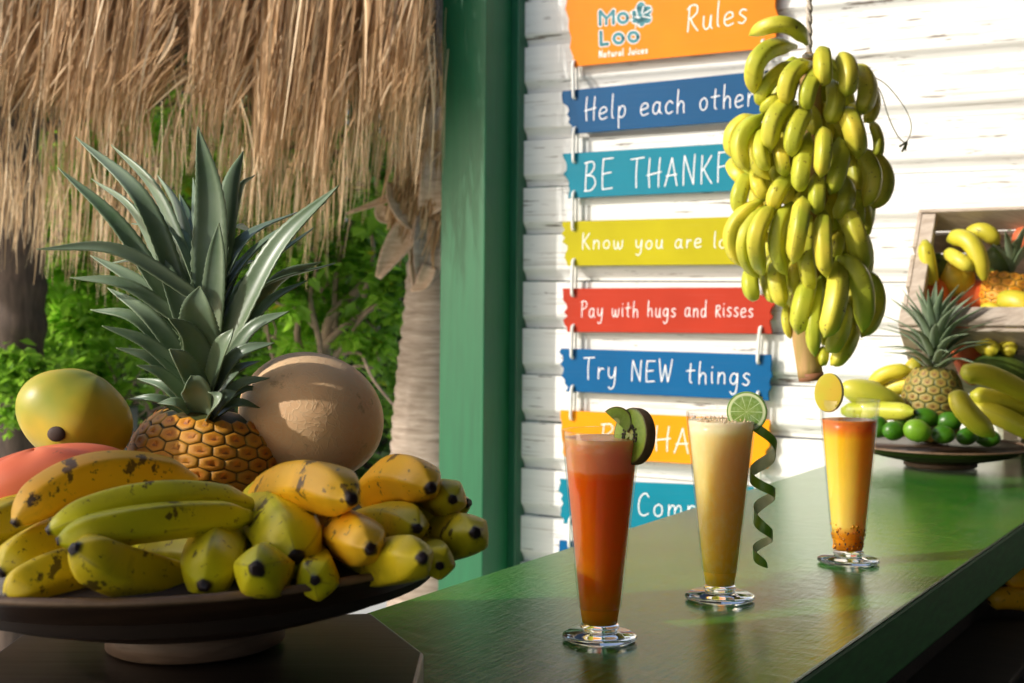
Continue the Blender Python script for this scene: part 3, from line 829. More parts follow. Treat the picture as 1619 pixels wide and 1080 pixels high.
# fingers at the back of the bunch
for i in range(60):
    hrow = i % 5
    y = 420 + hrow * 255 + rnd.uniform(-30, 30)
    a = radians(rnd.uniform(-8, 188))
    R = .080 + .022 * rnd.random() if hrow < 4 else .055
    cx = 520 if y < 1300 else 590
    X, Yp = ab(cx, y)
    c0 = P(X, Yp, YB + .01)
    dr = Vector((cos(a), sin(a), 0))
    top = c0 + dr * R * .35 + Vector((0, 0, .03)); mid = c0 + dr * R * (.95 if hrow else .7) - Vector((0, 0, .035)); tip = c0 + dr * R * .80 - Vector((0, 0, .125))
    banana('banana', top, mid, tip, .031, M['bunch_banana'], bunch, five=.055, neck=.16, tipr=.2, nr=12, ns=15)
stem_pts = [P(*ab(500, 280), YB), P(*ab(520, 700), YB + .01), P(*ab(540, 1200), YB), P(*ab(470, 1650), YB - .01), P(*ab(512, 2012), YB - .02)]
tube('stem', stem_pts, lambda t: (.018 + .004 * t) * (.35 if t < .02 else 1), M['stem'], bunch, 30, 14)
mk_r = [P(*ab(512, 1990), YB - .02), P(*ab(516, 2030), YB - .02)]
tube('stem_cut', mk_r, .0222, m_wood('cut_stem', (.30, .12, .05), (.22, .10, .05), .7), bunch, 2, 14)
# rope : two twisted strands
rp0 = P(1279.5, -260, YB); rp1 = P(1279, 90, YB)
rope = thing('rope', rp0, 'twisted pale rope that the banana bunch hangs from', 'rope')
for ph in (0, pi):
    pts = []
    for i in range(120):
        u = i / 119
        a = u * 60 + ph
        pts.append(rp0.lerp(rp1, u) + Vector((cos(a), sin(a), 0)) * .0028)
    v, f, t, a_ = tube_vf(pts, [.0036] * len(pts), 7)
    mk('strand', v, f, M['rope'], rope, rp0, attrs={'t': t, 'ang': a_})
knot = []
for i in range(40):
    a = i / 39 * 2 * pi * 3
    knot.append(P(1279, 92, YB) + Vector((cos(a) * .009, sin(a) * .009, .006 - i / 39 * .012)))
v, f, t, a_ = tube_vf(knot, [.0032] * 40, 7)
mk('knot', v, f, M['rope'], rope, rp0, attrs={'t': t, 'ang': a_})
tw = [P(1368, 116, YB), P(1400, 133, YB + .01), P(1430, 170, YB + .02), P(1441, 200, YB + .02), P(1433, 224, YB + .02), P(1420, 216, YB + .02), P(1405, 185, YB + .01), P(1392, 145, YB), P(1372, 120, YB)]
o = thing('twine', tw[0], 'thin green twine loop dangling from the right side of the banana bunch', 'string')
tube('loop', tw, .0009, M['twine'], o, 60, 6)
for (x, y) in ((1426, 240), (1431, 238), (1422, 232)):
    tube('frayed_end', [P(1434, 224, YB + .02), P(x, y, YB + .02)], .0018, M['twine'], o, 4, 6)

# ---------------------------------------------------------------- dark octagonal board / table under the near bowl
TZ = .034
q1 = G(670, 1032, TZ); q2 = G(587, 969, TZ); q3 = G(56, 986, TZ); q4 = G(-30, 1050, TZ)
tp = [Vector((q1.x, .86, TZ)), q1, q2, q3, q4, Vector((q4.x, .86, TZ))]
bb = [Vector((p.x, p.y, .0015)) for p in tp]
k = len(tp)
tbl = thing('dark_stand', Vector((-.27, 1.15, .0015)), 'dark wooden stand with clipped corners under the near fruit bowl', 'wooden stand')
o = mk('board', tp + bb, [tuple(range(k - 1, -1, -1)), tuple(range(k, 2 * k))] + [(i, (i + 1) % k, (i + 1) % k + k, i + k) for i in range(k)], M['dark_wood'], tbl, Vector((-.27, 1.15, 0)), smooth=False)
bevel(o, .003, 2)

# ---------------------------------------------------------------- bowls
def bowl(px, Y, R, zr, z0, rfoot, label, tilt=0, group='turned wooden bowls'):
    c = P(px, 800, Y); c.z = z0
    root = thing('fruit_bowl', c, label, 'bowl', group)
    h = zr - z0
    fh = h * .22
    outer = [(rfoot * .96, fh), (R * .50, fh + .12 * h), (R * .72, fh + .30 * h), (R * .88, fh + .54 * h), (R * .97, h * .93), (R, h)]
    inner = [(R * .965, h - .002), (R * .93, h * .90), (R * .82, h * .62), (R * .6, h * .42), (R * .3, h * .33), (.002, h * .31)]
    b = lathe('body', [(.002, fh)] + outer[:-1] + [(R - .003, h * .985)], M['bowl_wood'], root, c, 72)
    i_ = lathe('lining', [(R - .006, h * .97)] + inner, M['bowl_lining'], root, c, 72)
    rim = [(R - .004, h * .965), (R + .001, h * .975), (R + .002, h), (R - .001, h + .003), (R * .965, h + .002), (R * .962, h * .96)]
    r_ = lathe('rim', rim, M['rim_wood'], root, c, 96, closed=True)
    f_ = lathe('foot', [(rfoot * .94, .0005), (rfoot, .003), (rfoot, fh - .002), (rfoot * .95, fh + .003)], M['foot_wood'], root, c, 64)
    root.rotation_euler = (0, tilt, 0)
    return root, c
bowlA, cA = bowl(312, 1.235, .256, .128, TZ + .001, .078, 'large dark wooden bowl of plantains and tropical fruit at the front left', radians(-1.6))
bowlB, cB = bowl(1486, 2.82, .176, .045, .001, .072, 'shallow brown wooden bowl of limes and fruit at the far end of the bar')

for (a, b, c_, w, lab) in (((1562, 952, 2.50), (1600, 946, 2.50), (1655, 958, 2.52), 36, 'dim brownish banana in the dark gap under the bar edge, lower one'),
                           ((1588, 921, 2.52), (1625, 913, 2.52), (1690, 924, 2.54), 36, 'dim brownish banana in the dark gap under the bar edge, upper one')):
    p = [P(*q) for q in (a, b, c_)]
    tag(banana('banana', p[0], p[1], p[2], w * c_[2] / F, M['ripe_plantain'], None, five=.1, nr=16, ns=16), lab, 'banana', 'bananas on the shelf under the bar')

# ---------------------------------------------------------------- plantains in the near bowl
PL = [ # base(px,py,Y), mid, tip, width px (at tip depth), material, label
 ((306, 765, 1.15), (150, 752, 1.10), (24, 828, 1.06), 70, 'ripe_plantain', 'ripe orange yellow plantain curving over the pile at the left'),
 ((395, 800, 1.12), (235, 792, 1.06), (76, 840, 1.02), 58, 'green_plantain', 'long green yellow plantain lying just under the ripe orange one'),
 ((392, 818, 1.10), (240, 826, 1.035), (92, 856, 1.00), 60, 'green_plantain', 'long green plantain lower half of the joined pair in front of the pile'),
 ((300, 925, 1.09), (205, 905, 1.02), (117, 868, .975), 84, 'plantain', 'fat yellow plantain with a long dark bruise on the bowl rim'),
 ((175, 895, 1.08), (90, 905, 1.03), (10, 948, 1.00), 72, 'plantain', 'yellow green plantain lowest at the left of the near bowl'),
 ((150, 835, 1.15), (75, 858, 1.09), (2, 905, 1.05), 74, 'plantain', 'yellow plantain at the left above the lowest one'),
 ((75, 800, 1.20), (10, 825, 1.15), (-70, 860, 1.10), 74, 'plantain', 'yellow plantain cut off by the left picture edge'),
 ((352, 842, 1.20), (342, 872, 1.08), (322, 925, 1.005), 92, 'green_plantain', 'upright looking green plantain end beside the bruised one'),
 ((440, 885, 1.18), (425, 905, 1.06), (405, 898, .98), 90, 'green_plantain', 'pale green plantain pointing straight at the viewer at the bowl rim'),
 ((405, 800, 1.26), (440, 832, 1.13), (468, 880, 1.04), 112, 'green_plantain', 'broad green plantain with scratches in the middle of the pile'),
 ((405, 800, 1.22), (480, 768, 1.12), (556, 790, 1.04), 84, 'ripe_plantain', 'bright yellow plantain with a round black tip above the middle'),
 ((500, 830, 1.20), (545, 842, 1.10), (586, 868, 1.02), 82, 'ripe_plantain', 'yellow plantain with black tip below the bright one'),
 ((580, 792, 1.24), (628, 757, 1.18), (682, 772, 1.11), 74, 'ripe_plantain', 'golden plantain highest on the right side of the near bowl'),
 ((560, 835, 1.22), (615, 826, 1.15), (660, 836, 1.08), 66, 'plantain', 'smaller yellow plantain tucked under the golden one'),
 ((650, 790, 1.26), (690, 786, 1.19), (716, 790, 1.13), 62, 'plantain', 'short brown marked plantain at the right of the golden one'),
 ((555, 905, 1.14), (615, 890, 1.06), (668, 882, 1.005), 76, 'plantain', 'green yellow plantain along the right front rim'),
 ((640, 870, 1.16), (680, 880, 1.09), (695, 895, 1.05), 56, 'plantain', 'small plantain end between the two at the right rim'),
 ((670, 850, 1.22), (715, 850, 1.15), (752, 842, 1.09), 72, 'plantain', 'plantain farthest right in the near bowl'),
 ((480, 870, 1.14), (500, 905, 1.06), (498, 918, 1.015), 68, 'green_plantain', 'small dark tipped plantain half hidden in shade near the centre rim'),
 ((580, 815, 1.24), (650, 810, 1.21), (740, 795, 1.17), 60, 'plantain', 'dark plantain behind the right edge of the pile'),
 ((190, 880, 1.22), (310, 878, 1.15), (420, 890, 1.12), 84, 'green_plantain', 'shaded plantain under the middle of the pile'),
 ((520, 880, 1.22), (600, 870, 1.18), (690, 850, 1.15), 80, 'green_plantain', 'shaded plantain under the right of the pile'),
 ((-20, 890, 1.18), (60, 890, 1.14), (160, 880, 1.12), 80, 'green_plantain', 'shaded plantain under the left of the pile'),
]
BRU = {3: [(.33, .11, -.1)], 4: [(.42, .12, .7)], 8: [(.80, .05, .6)], 7: [(.55, .07, -.2)], 0: [(.82, .05, .1)], 9: [(.62, .06, .8)], 2: [(.30, .10, .8)], 15: [(.7, .06, .3)], 12: [(.6, .07, -.1)], 17: [(.75, .05, .5)]}
for pi_, (a, b, c_, w, mt, lab) in enumerate(PL):
    p = [P(*q) for q in (a, b, c_)]
    o = banana('plantain', p[0], p[1], p[2], w * c_[2] / F * 1.04, M[mt], None, five=.17, neck=.14, tipr=.25, nr=30, ns=36, neckr=.5, bruise=BRU.get(pi_, ()))
    tag(o, lab, 'plantain', 'plantains in the near bowl')

# ---------------------------------------------------------------- round fruit helper
def ellipsoid(name, c, rx, ry, rz, mat, parent=None, seg=40, rings=26, fn=None, rotm=None, lumpy=0.0, seed=0):
    vs, fs = [], []
    r0 = random.Random(seed); ph = [r0.uniform(0, 6.28) for _ in range(6)]
    R = rotm or Matrix.Identity(3)
    for i in range(rings + 1):
        th = pi * i / rings
        for j in range(seg):
            a = 2 * pi * j / seg
            x, y, z = sin(th) * cos(a), sin(th) * sin(a), cos(th)
            k = 1 + lumpy * (sin(2 * a + ph[0]) * sin(th) ** 2 + .6 * sin(3 * a + ph[1] + 2 * th) * sin(th) ** 2 + .6 * cos(3 * th + ph[2]))
            if fn: k *= fn(th, a)
            vs.append(Vector(c) + R @ Vector((x * rx * k, y * ry * k, z * rz * k)))
    for i in range(rings):
        for j in range(seg):
            j2 = (j + 1) % seg
            fs.append((i * seg + j, (i + 1) * seg + j, (i + 1) * seg + j2, i * seg + j2))
    return mk(name, vs, fs, mat, parent, c)
def rot(x=0, y=0, z=0):
    return Matrix.Rotation(radians(z), 3, 'Z') @ Matrix.Rotation(radians(y), 3, 'Y') @ Matrix.Rotation(radians(x), 3, 'X')

Yp = 1.30
# papaya
c = P(117, 662, 1.33); px_ = 1.33 / F
pap = thing('papaya', c, 'yellow green papaya standing at the left behind the plantains', 'papaya')
ellipsoid('body', c, 88 * px_, 84 * px_, 78 * px_, M['papaya'], pap, fn=lambda th, a: 1 - .12 * (cos(th) < 0) * cos(th) ** 2 + .03 * cos(5 * a) * sin(th), rotm=rot(0, 28, 0), lumpy=.035, seed=4)
ellipsoid('stem_scar', c + Vector((-1 * px_, -82 * px_, -16 * px_)), 14 * px_, 5 * px_, 12 * px_, M['scar'], pap, 16, 8)
# orange red squash
c = P(68, 774, 1.21); px_ = 1.21 / F
o = ellipsoid('red_papaya', c, 150 * px_, 66 * px_, 66 * px_, M['salmon'], None, 44, 28, rotm=rot(0, -13, 0), fn=lambda th, a: 1 + .03 * cos(6 * a), lumpy=.012)
tag(o, 'orange red papaya lying behind the ripe plantain at the left edge', 'papaya')
# melon
c = P(492, 658, 1.42); px_ = 1.42 / F
mel = ellipsoid('melon', c, 117 * px_, 108 * px_, 99 * px_, M['melon'], None, 48, 32, rotm=rot(0, 18, 0), lumpy=.010, seed=5)
tag(mel, 'round pale tan melon behind the plantains beside the pineapple', 'melon')

# ---------------------------------------------------------------- pineapples
eye_me = None
def eye_mesh(mat, name='eye'):
    vs, fs, ts = [], [], []
    rings = [(1.0, 0.0, 1.0), (.94, .16, .86), (.80, .28, .66), (.45, .30, .42), (.22, .22, .25)]
    for (r, h, t) in rings:
        for j in range(6):
            a = 2 * pi * j / 6 + pi / 6
            vs.append((r * cos(a), r * sin(a), h)); ts.append(t)
    for i in range(len(rings) - 1):
        for j in range(6):
            j2 = (j + 1) % 6
            fs.append((i * 6 + j, i * 6 + j2, (i + 1) * 6 + j2, (i + 1) * 6 + j))
    # centre spike bract pointing up (+y)
    b = len(vs)
    vs += [(-.26, -.28, .24), (.26, -.28, .24), (.05, .50, .62), (0, -.1, .40)]; ts += [.05, .05, .80, .0]
    L = (len(rings) - 1) * 6
    fs.append(tuple(L + j for j in range(6)))
    fs += [(b, b + 1, b + 3), (b + 1, b + 2, b + 3), (b + 2, b, b + 3)]
    me = bpy.data.meshes.new(name); me.from_pydata(vs, [], fs)
    at = me.attributes.new('t', 'FLOAT', 'POINT'); at.data.foreach_set('value', ts)
    me.polygons.foreach_set('use_smooth', [True] * len(me.polygons))
    me.materials.append(mat)
    return me
def blade(name, pts, w, mat, parent, origin, up, fold=.30, n=14, twist=0, tipw=.02):
    c = catmull(pts, n)
    vs, fs, ts, ws = [], [], [], []
    m = 7
    for i, p in enumerate(c):
        t = i / n
        tg = (c[min(i + 1, n)] - c[max(i - 1, 0)]).normalized()
        nrm = (up - tg * up.dot(tg)).normalized()
        if twist: nrm = Matrix.Rotation(twist * t, 3, tg) @ nrm
        sd = tg.cross(nrm).normalized()
        ww = w * .5 * ((.80 + .20 * min(1, t / .3)) * (1 - max(0, (t - .15) / .85) ** 1.9) + tipw)
        if n > 40: ww *= 1 + (.035 if i % 2 else -.035)
        for j in range(m):
            u = -1 + 2 * j / (m - 1)
            vs.append(p + sd * u * ww + nrm * (fold * ww * (u * u)))
            ts.append(t); ws.append(j / (m - 1))
    for i in range(n):
        for j in range(m - 1):
            a = i * m + j
            fs.append((a, a + 1, a + m + 1, a + m))
    o = mk(name, vs, fs, mat, parent, origin, attrs={'t': ts, 'w': ws})
    md = o.modifiers.new('thick', 'SOLIDIFY'); md.thickness = .0012; md.offset = 0
    return o
def pineapple_body(root, c, rx, rz, mat_core, eyemat, tilt, rows, cols, org):
    R = tilt
    def surf(th, a, k=1.0):
        q = abs(cos(th)) ** 1.0
        rr = sin(th) ** .62
        return Vector(c) + R @ Vector((rx * rr * cos(a) * k, rx * rr * sin(a) * k, rz * cos(th) * k))
    vs, fs = [], []
    seg, rings = 40, 26
    for i in range(rings + 1):
        th = pi * (.001 + .998 * i / rings)
        for j in range(seg): vs.append(surf(th, 2 * pi * j / seg, .97))
    for i in range(rings):
        for j in range(seg):
            j2 = (j + 1) % seg
            fs.append((i * seg + j, (i + 1) * seg + j, (i + 1) * seg + j2, i * seg + j2))
    mk('core', vs, fs, mat_core, root, c)
    me = eye_mesh(eyemat)
    for i in range(rows):
        zt = .90 - 1.80 * (i + .5) / rows
        th = math.acos(zt)
        for j in range(cols):
            a = 2 * pi * (j + .5 * (i % 2)) / cols
            p = surf(th, a); p1 = surf(th + .03, a); p2 = surf(th, a + .03)
            nn = (p1 - p).cross(p2 - p).normalized()
            if nn.dot(p - Vector(c)) < 0: nn = -nn
            upv = (R @ Vector((0, 0, 1))); upv = (upv - nn * upv.dot(nn)).normalized()
            xv = upv.cross(nn)
            sx = 2 * pi * rx * sin(th) ** .62 / cols * .58
            sy = rz * 1.8 / rows * .66 / max(.55, sin(th) ** .5)
            o = bpy.data.objects.new('eye', me)
            COL.objects.link(o); o.parent = root
            mm = Matrix((xv * sx, upv * sy, nn * sx * .62)).transposed().to_4x4()
            mm.translation = p - Vector(org) - nn * .0012
            o.matrix_local = mm
Yn = 1.39
pxn = Yn / F
orgn = P(323, 648, Yn)
pin = thing('pineapple', orgn, 'large orange ripe pineapple with a tall grey green crown in the near bowl', 'pineapple')
cN = P(322, 745, Yn)
pineapple_body(pin, cN, 120 * pxn, 100 * pxn, M['pine_body'], M['eye'], rot(0, 6, 12), 10, 19, orgn)
def lc(x, y): return (50 + x / 2.16, 200 + y / 2.16)
LV = [ # tip, mid, base, width(crop px), depth tip, depth mid, face dir
 ((90, 140), (300, 340), (480, 620), 62, .02, 0), ((150, 35), (375, 250), (520, 600), 70, .05, 0), ((272, 62), (425, 230), (560, 560), 58, .10, .06),
 ((205, 178), (360, 310), (500, 640), 44, .08, .03), ((15, 418), (300, 425), (590, 600), 50, -.05, -.03), ((430, 165), (500, 300), (560, 560), 62, .12, .07),
 ((568, 0), (612, 280), (600, 680), 118, .03, .02), ((722, 85), (672, 240), (630, 560), 78, .08, .05), ((1050, 200), (835, 420), (640, 800), 92, .0, .0),
 ((762, 165), (705, 230), (650, 480), 34, .10, .07), ((992, 460), (830, 535), (650, 800), 52, .04, .03), ((942, 525), (800, 610), (640, 820), 44, .02, .0),
 ((880, 630), (745, 700), (620, 900), 62, -.03, -.03), ((130, 515), (330, 545), (560, 700), 48, -.02, -.02), ((200, 625), (360, 660), (540, 840), 50, -.01, -.02),
 ((200, 440), (370, 540), (540, 720), 60, .03, .01), ((258, 550), (400, 650), (550, 840), 60, .0, -.02), ((240, 680), (400, 745), (570, 900), 54, -.04, -.03),
 ((288, 755), (420, 800), (560, 930), 48, -.04, -.03), ((360, 815), (450, 850), (560, 960), 46, -.05, -.04), ((468, 655), (540, 720), (600, 860), 88, -.07, -.05),
 ((830, 738), (705, 780), (600, 930), 58, -.04, -.04), ((812, 858), (715, 880), (620, 970), 42, -.03, -.03), ((800, 900), (720, 900), (620, 980), 28, .0, -.01),
 ((430, 945), (500, 945), (570, 1000), 42, -.04, -.04), ((575, 545), (570, 640), (600, 830), 130, -.055, -.05), ((545, 850), (562, 890), (590, 990), 100, -.065, -.06),
 ((640, 905), (625, 935), (600, 1010), 84, -.06, -.06), ((700, 905), (660, 930), (610, 1005), 66, -.05, -.05), ((552, 175), (560, 320), (600, 600), 52, .08, .05),
 ((470, 760), (520, 810), (590, 930), 78, -.07, -.06), ((690, 690), (650, 760), (610, 900), 80, -.06, -.055), ((360, 860), (460, 890), (570, 990), 40, .0, -.02),
 ((780, 800), (690, 840), (600, 960), 48, .03, .0), ((640, 330), (630, 480), (610, 760), 80, .0, .0), ((420, 420), (480, 540), (570, 800), 70, .0, -.01),
 ((330, 930), (430, 930), (560, 990), 34, -.02, -.03), ((780, 960), (700, 945), (610, 1000), 36, -.03, -.04),
]
crown_c = P(*lc(600, 850), Yn)
for (tp_, md_, bs_, w, dt, dm) in LV:
    b = P(*lc(*bs_), Yn + dm * .35); m = P(*lc(*md_), Yn + dm); t = P(*lc(*tp_), Yn + dt)
    ax = P(*lc(600, 1000), Yn).lerp(P(*lc(605, 200), Yn), .5)
    inward = (Vector((crown_c.x - m.x, 0, .06)).normalized() * .55 + Vector((0, -1 if dm < .03 else 1, .1))).normalized()
    blade('crown_leaf', [b, m, t], w / 2.16 * pxn * 1.08, M['pine_leaf'], pin, orgn, inward if inward.y >= 0 or True else -inward, fold=.32, n=44)
for i in range(12):   # leaves at the back of the crown
    a = radians(20 + i * 12)
    h = .10 + .13 * ((i * 7) % 12) / 12
    b = P(*lc(600, 980 - h * 1800), Yn + .01)
    dr = Vector((cos(a), sin(a), 0))
    m = b + dr * .05 + Vector((0, 0, .07)); t = b + dr * (.13) + Vector((0, 0, .10 + .03 * sin(i)))
    blade('crown_leaf', [b, m, t], .026, M['pine_leaf'], pin, orgn, -dr + Vector((0, 0, .4)), fold=.32, n=12)

# far pineapple
Yf = 2.86; pxf = Yf / F
orgf = P(1476, 585, Yf)
pin2 = thing('pineapple', orgf, 'small green brown pineapple with a spiky grey green crown in the far bowl', 'pineapple')
cF = P(1474, 640, Yf)
pineapple_body(pin2, cF, 47 * pxf, 62 * pxf, M['pine_body'], M['eye_green'], rot(0, 3, 5), 9, 13, orgf)
rl = random.Random(12)
for i in range(46):
    u = i / 45                               # 0 = bottom outer leaves, 1 = inner tall leaves
    a = i * 2.399 + .4
    dr = Vector((cos(a), sin(a), 0))
    b = P(1477 + u * 3, 585 - u * 65, Yf) + dr * (.013 * (1 - u * .6))
    lean = (1 - u) ** .8
    ln = (.055 + .075 * sin(pi * min(1, u * .62 + .2))) * rl.uniform(.9, 1.1)
    ang = radians(18 + 62 * lean * rl.uniform(.85, 1.1))
    m = b + dr * ln * .5 * sin(ang * .8) + Vector((0, 0, ln * .5 * cos(ang * .8)))
    t = b + dr * ln * sin(ang) + Vector((.01 * u, 0, ln * cos(ang)))
    blade('crown_leaf', [b, m, t], .021 * rl.uniform(.8, 1.1), M['pine_leaf'], pin2, orgf, -dr + Vector((0, 0, .5)), fold=.3, n=8)

# ---------------------------------------------------------------- far bowl fruit
def fruit(name, px, py, Y, wpx, hpx, mat, lab, cat, group=None, r_=(0, 0, 0), dep=None, fn=None, lumpy=.01, seed=0):
    c = P(px, py, Y); k = Y / F
    o = ellipsoid(name, c, wpx / 2 * k, (dep or wpx) / 2 * k, hpx / 2 * k, mat, None, 28, 18, rotm=rot(*r_), fn=fn, lumpy=lumpy, seed=seed)
    return tag(o, lab, cat, group)
LM = [(1413, 682, 2.71, 37, 27, 'lime', 'dark green lime at the left end of the row on the far bowl rim'),
      (1450, 682, 2.68, 43, 31, 'lime_light', 'pale sunlit lime in front in the far bowl'),
      (1491, 688, 2.69, 37, 25, 'lime', 'green lime right of the pale sunlit one'),
      (1461, 662, 2.76, 45, 28, 'lime', 'green lime resting above and behind the pale one'),
      (1500, 668, 2.75, 40, 28, 'lime', 'dark lime above and right of the front row'),
      (1529, 691, 2.71, 38, 24, 'lime', 'dark lime under the sunlit banana'),
      (1388, 676, 2.74, 34, 30, 'lime', 'dark lime half hidden behind the passion fruit drink'),
      (1430, 668, 2.78, 36, 24, 'lime', 'small shaded lime behind the left limes'),
      (1562, 694, 2.73, 38, 24, 'lime', 'shaded lime farthest right near the bowl rim')]
for i, (x, y, Y, w, h, mt, lab) in enumerate(LM):
    fruit('lime', x, y - 1, Y, w * 1.02, h * 1.16, M[mt], lab, 'lime', 'limes in the far bowl', dep=h * 1.1, seed=i, fn=lambda th, a: 1 + .0 * th, r_=(0, rnd.uniform(-15, 15), rnd.uniform(-30, 30)))
FB = [((1520, 595, 2.66), (1570, 596, 2.66), (1650, 640, 2.68), 34, 'yellow_banana', 'bright yellow banana lying highest at the right of the far bowl'),
      ((1516, 622, 2.62), (1527, 650, 2.60), (1570, 688, 2.60), 36, 'yellow_banana', 'sunlit yellow banana hanging down over the limes'),
      ((1535, 625, 2.70), (1590, 635, 2.70), (1660, 655, 2.70), 32, 'yellow_banana', 'shaded banana under the bright highest one'),
      ((1530, 640, 2.72), (1585, 660, 2.68), (1650, 695, 2.66), 34, 'yellow_banana', 'lower banana at the right rim of the far bowl'),
      ((1330, 650, 2.84), (1390, 650, 2.80), (1445, 652, 2.74), 30, 'bunch_banana', 'yellow green banana under the mango at the left of the far bowl'),
      ((1380, 612, 2.92), (1400, 592, 2.90), (1440, 586, 2.88), 26, 'yellow_banana', 'banana behind the mango at the left of the far pineapple'),
      ((1395, 622, 2.92), (1420, 612, 2.90), (1450, 606, 2.88), 26, 'bunch_banana', 'second banana tucked behind the mango')]
for (a, b, c_, w, mt, lab) in FB:
    p = [P(*q) for q in (a, b, c_)]
    tag(banana('banana', p[0], p[1], p[2], w * c_[2] / F, M[mt], None, five=.06, neck=.12, tipr=.3, nr=20, ns=20), lab, 'banana', 'bananas in the far bowl')
mg = fruit('mango', 1385, 628, 2.83, 108, 44, M['mango'], 'green yellow mango with a dark spot behind the passion fruit drink', 'mango', r_=(0, 17, 0), dep=48, fn=lambda th, a: 1 - .10 * cos(a))
fruit('papaya', 1528, 556, 2.93, 48, 110, M['salmon'], 'orange red papaya standing upright behind the far pineapple', 'papaya', r_=(0, -14, 0), dep=48)
fruit('avocado', 1592, 588, 2.86, 105, 52, M['avocado'], 'dark green avocado at the right above the bright bananas', 'avocado', r_=(0, 10, 0), dep=50, fn=lambda th, a: 1 - .10 * cos(a))
fruit('mango', 1443, 592, 2.94, 34, 56, M['papaya'], 'small orange mango standing behind the far pineapple on its left', 'mango', r_=(0, 15, 0), dep=34)

# ---------------------------------------------------------------- wooden crate
cr0 = P(1421, 516, 2.93); cr1 = P(1451, 336, 3.10); cr2 = P(1452, 604, 3.10)
U = (cr1 - cr0); H_ = U.length; U.normalize()
Wd = (cr2 - cr0); Wd = Wd - U * Wd.dot(U); D_ = Wd.length; Wd.normalize()
Rt = U.cross(Wd)
if Rt.x < 0: Rt = -Rt
L_ = .50
crate = thing('wooden_crate', cr0, 'weathered wooden crate tilted against the wall holding bananas and fruit', 'crate')
def slab(name, a0, a1, b0, b1, c0, c1, mat=M['crate'], parent=crate, org=cr0):
    vs = []
    for (a, b, c_) in ((a0, b0, c0), (a1, b0, c0), (a1, b1, c0), (a0, b1, c0), (a0, b0, c1), (a1, b0, c1), (a1, b1, c1), (a0, b1, c1)):
        vs.append(org + Rt * a + Wd * b + U * c_)
    _, f = box_vf(0, 1, 0, 1, 0, 1)
    return bevel(mk(name, vs, f, mat, parent, org, smooth=False), .0015, 1)
t_ = .010
for (c0, c1) in ((0, H_ * .27), (H_ * .34, H_ * .62), (H_ * .69, H_)):
    slab('side_slat', 0, t_, 0, D_, c0, c1); slab('side_slat', L_ - t_, L_, 0, D_, c0, c1)
for c in (0, D_ - .025):
    slab('corner_post', t_, t_ + .03, c + .001, c + .024, .004, H_ - .003)
    slab('corner_post', L_ - t_ - .03, L_ - t_, c + .001, c + .024, .004, H_ - .003)
for (c0, c1) in ((0, H_ * .27), (H_ * .34, H_ * .62), (H_ * .69, H_)):
    slab('back_slat', 0, L_, D_ + .001, D_ + t_, c0, c1)
for (b0, b1) in ((0, D_ * .30), (D_ * .35, D_ * .64), (D_ * .69, D_)):
    slab('bottom_slat', .001, L_ - .001, b0, b1, -t_, -.001)
    slab('top_slat', .001, L_ - .001, b0, b1, H_ + .001, H_ + t_)
slab('lip_board', 0, L_, -t_, -.001, -.002, .045)
# lower stand behind the far bowl
tag(slab('plank', .02, L_, -.03, D_, -.055, -t_ - .002, M['crate'], None, Vector((0, 0, 0))), 'x', 'plank') if False else None
lowc = thing('wooden_stand', S(to_local(P(1500, 640, 3.1)).x, WALL - .12, .001), 'low dark wooden stand under the crate behind the far bowl', 'stand')
nq = to_local(P(1400, 590, 3.1)).x
bar_box('stand_top', -.66, .14, WALL - .17, WALL - .01, .088, .108, M['crate'], lowc, .003)
bar_box('stand_leg', -.64, -.60, WALL - .16, WALL - .02, .0015, .086, M['crate'], lowc, .003)
bar_box('stand_leg', -.485, -.445, WALL - .16, WALL - .02, .0015, .086, M['crate'], lowc, .003)

CF = [((1462, 380, 3.03), (1468, 420, 3.02), (1474, 450, 3.03), 26, 'yellow_banana', 'banana standing upright against the left side of the crate'),
      ((1500, 380, 3.04), (1535, 385, 2.99), (1556, 442, 2.97), 30, 'yellow_banana', 'yellow banana arching down in the middle of the crate'),
      ((1498, 400, 3.04), (1515, 410, 2.99), (1538, 426, 2.97), 24, 'bunch_banana', 'short banana under the arching one in the crate'),
      ((1530, 375, 3.06), (1555, 366, 3.03), (1577, 386, 3.02), 28, 'yellow_banana', 'banana at the back right of the arching one in the crate'),
      ((1553, 492, 2.95), (1575, 492, 2.92), (1606, 524, 2.90), 22, 'yellow_banana', 'yellow banana lying over the lip of the crate'),
      ((1580, 480, 2.99), (1612, 480, 2.95), (1640, 505, 2.93), 40, 'yellow_banana', 'fat banana at the right edge of the crate lip'),
      ((1550, 545, 2.92), (1560, 548, 2.87), (1578, 556, 2.84), 28, 'yellow_banana', 'blunt banana end below the crate lip, left one'),
      ((1585, 540, 2.92), (1590, 548, 2.87), (1606, 556, 2.84), 28, 'yellow_banana', 'blunt banana end below the crate lip, right one'),
      ((1606, 530, 2.92), (1615, 535, 2.87), (1640, 545, 2.84), 26, 'yellow_banana', 'banana end at the picture edge below the crate lip')]
for (a, b, c_, w, mt, lab) in CF:
    p = [P(*q) for q in (a, b, c_)]
    tag(banana('banana', p[0], p[1], p[2], w * c_[2] / F, M[mt], None, five=.06, neck=.14, tipr=.35, nr=18, ns=18), lab, 'banana', 'bananas in and around the crate')
fruit('mango', 1580, 418, 3.05, 44, 62, M['avocado'], 'green mango in the shade at the back of the crate', 'mango', r_=(0, -15, 0), dep=40)
fruit('squash', 1470, 470, 3.05, 60, 70, M['salmon'], 'orange red fruit in shade at the lower left of the crate', 'fruit', dep=46)
fruit('avocado', 1480, 425, 3.07, 40, 52, M['avocado'], 'small dark avocado behind the banana at the left side of the crate', 'avocado', dep=36)
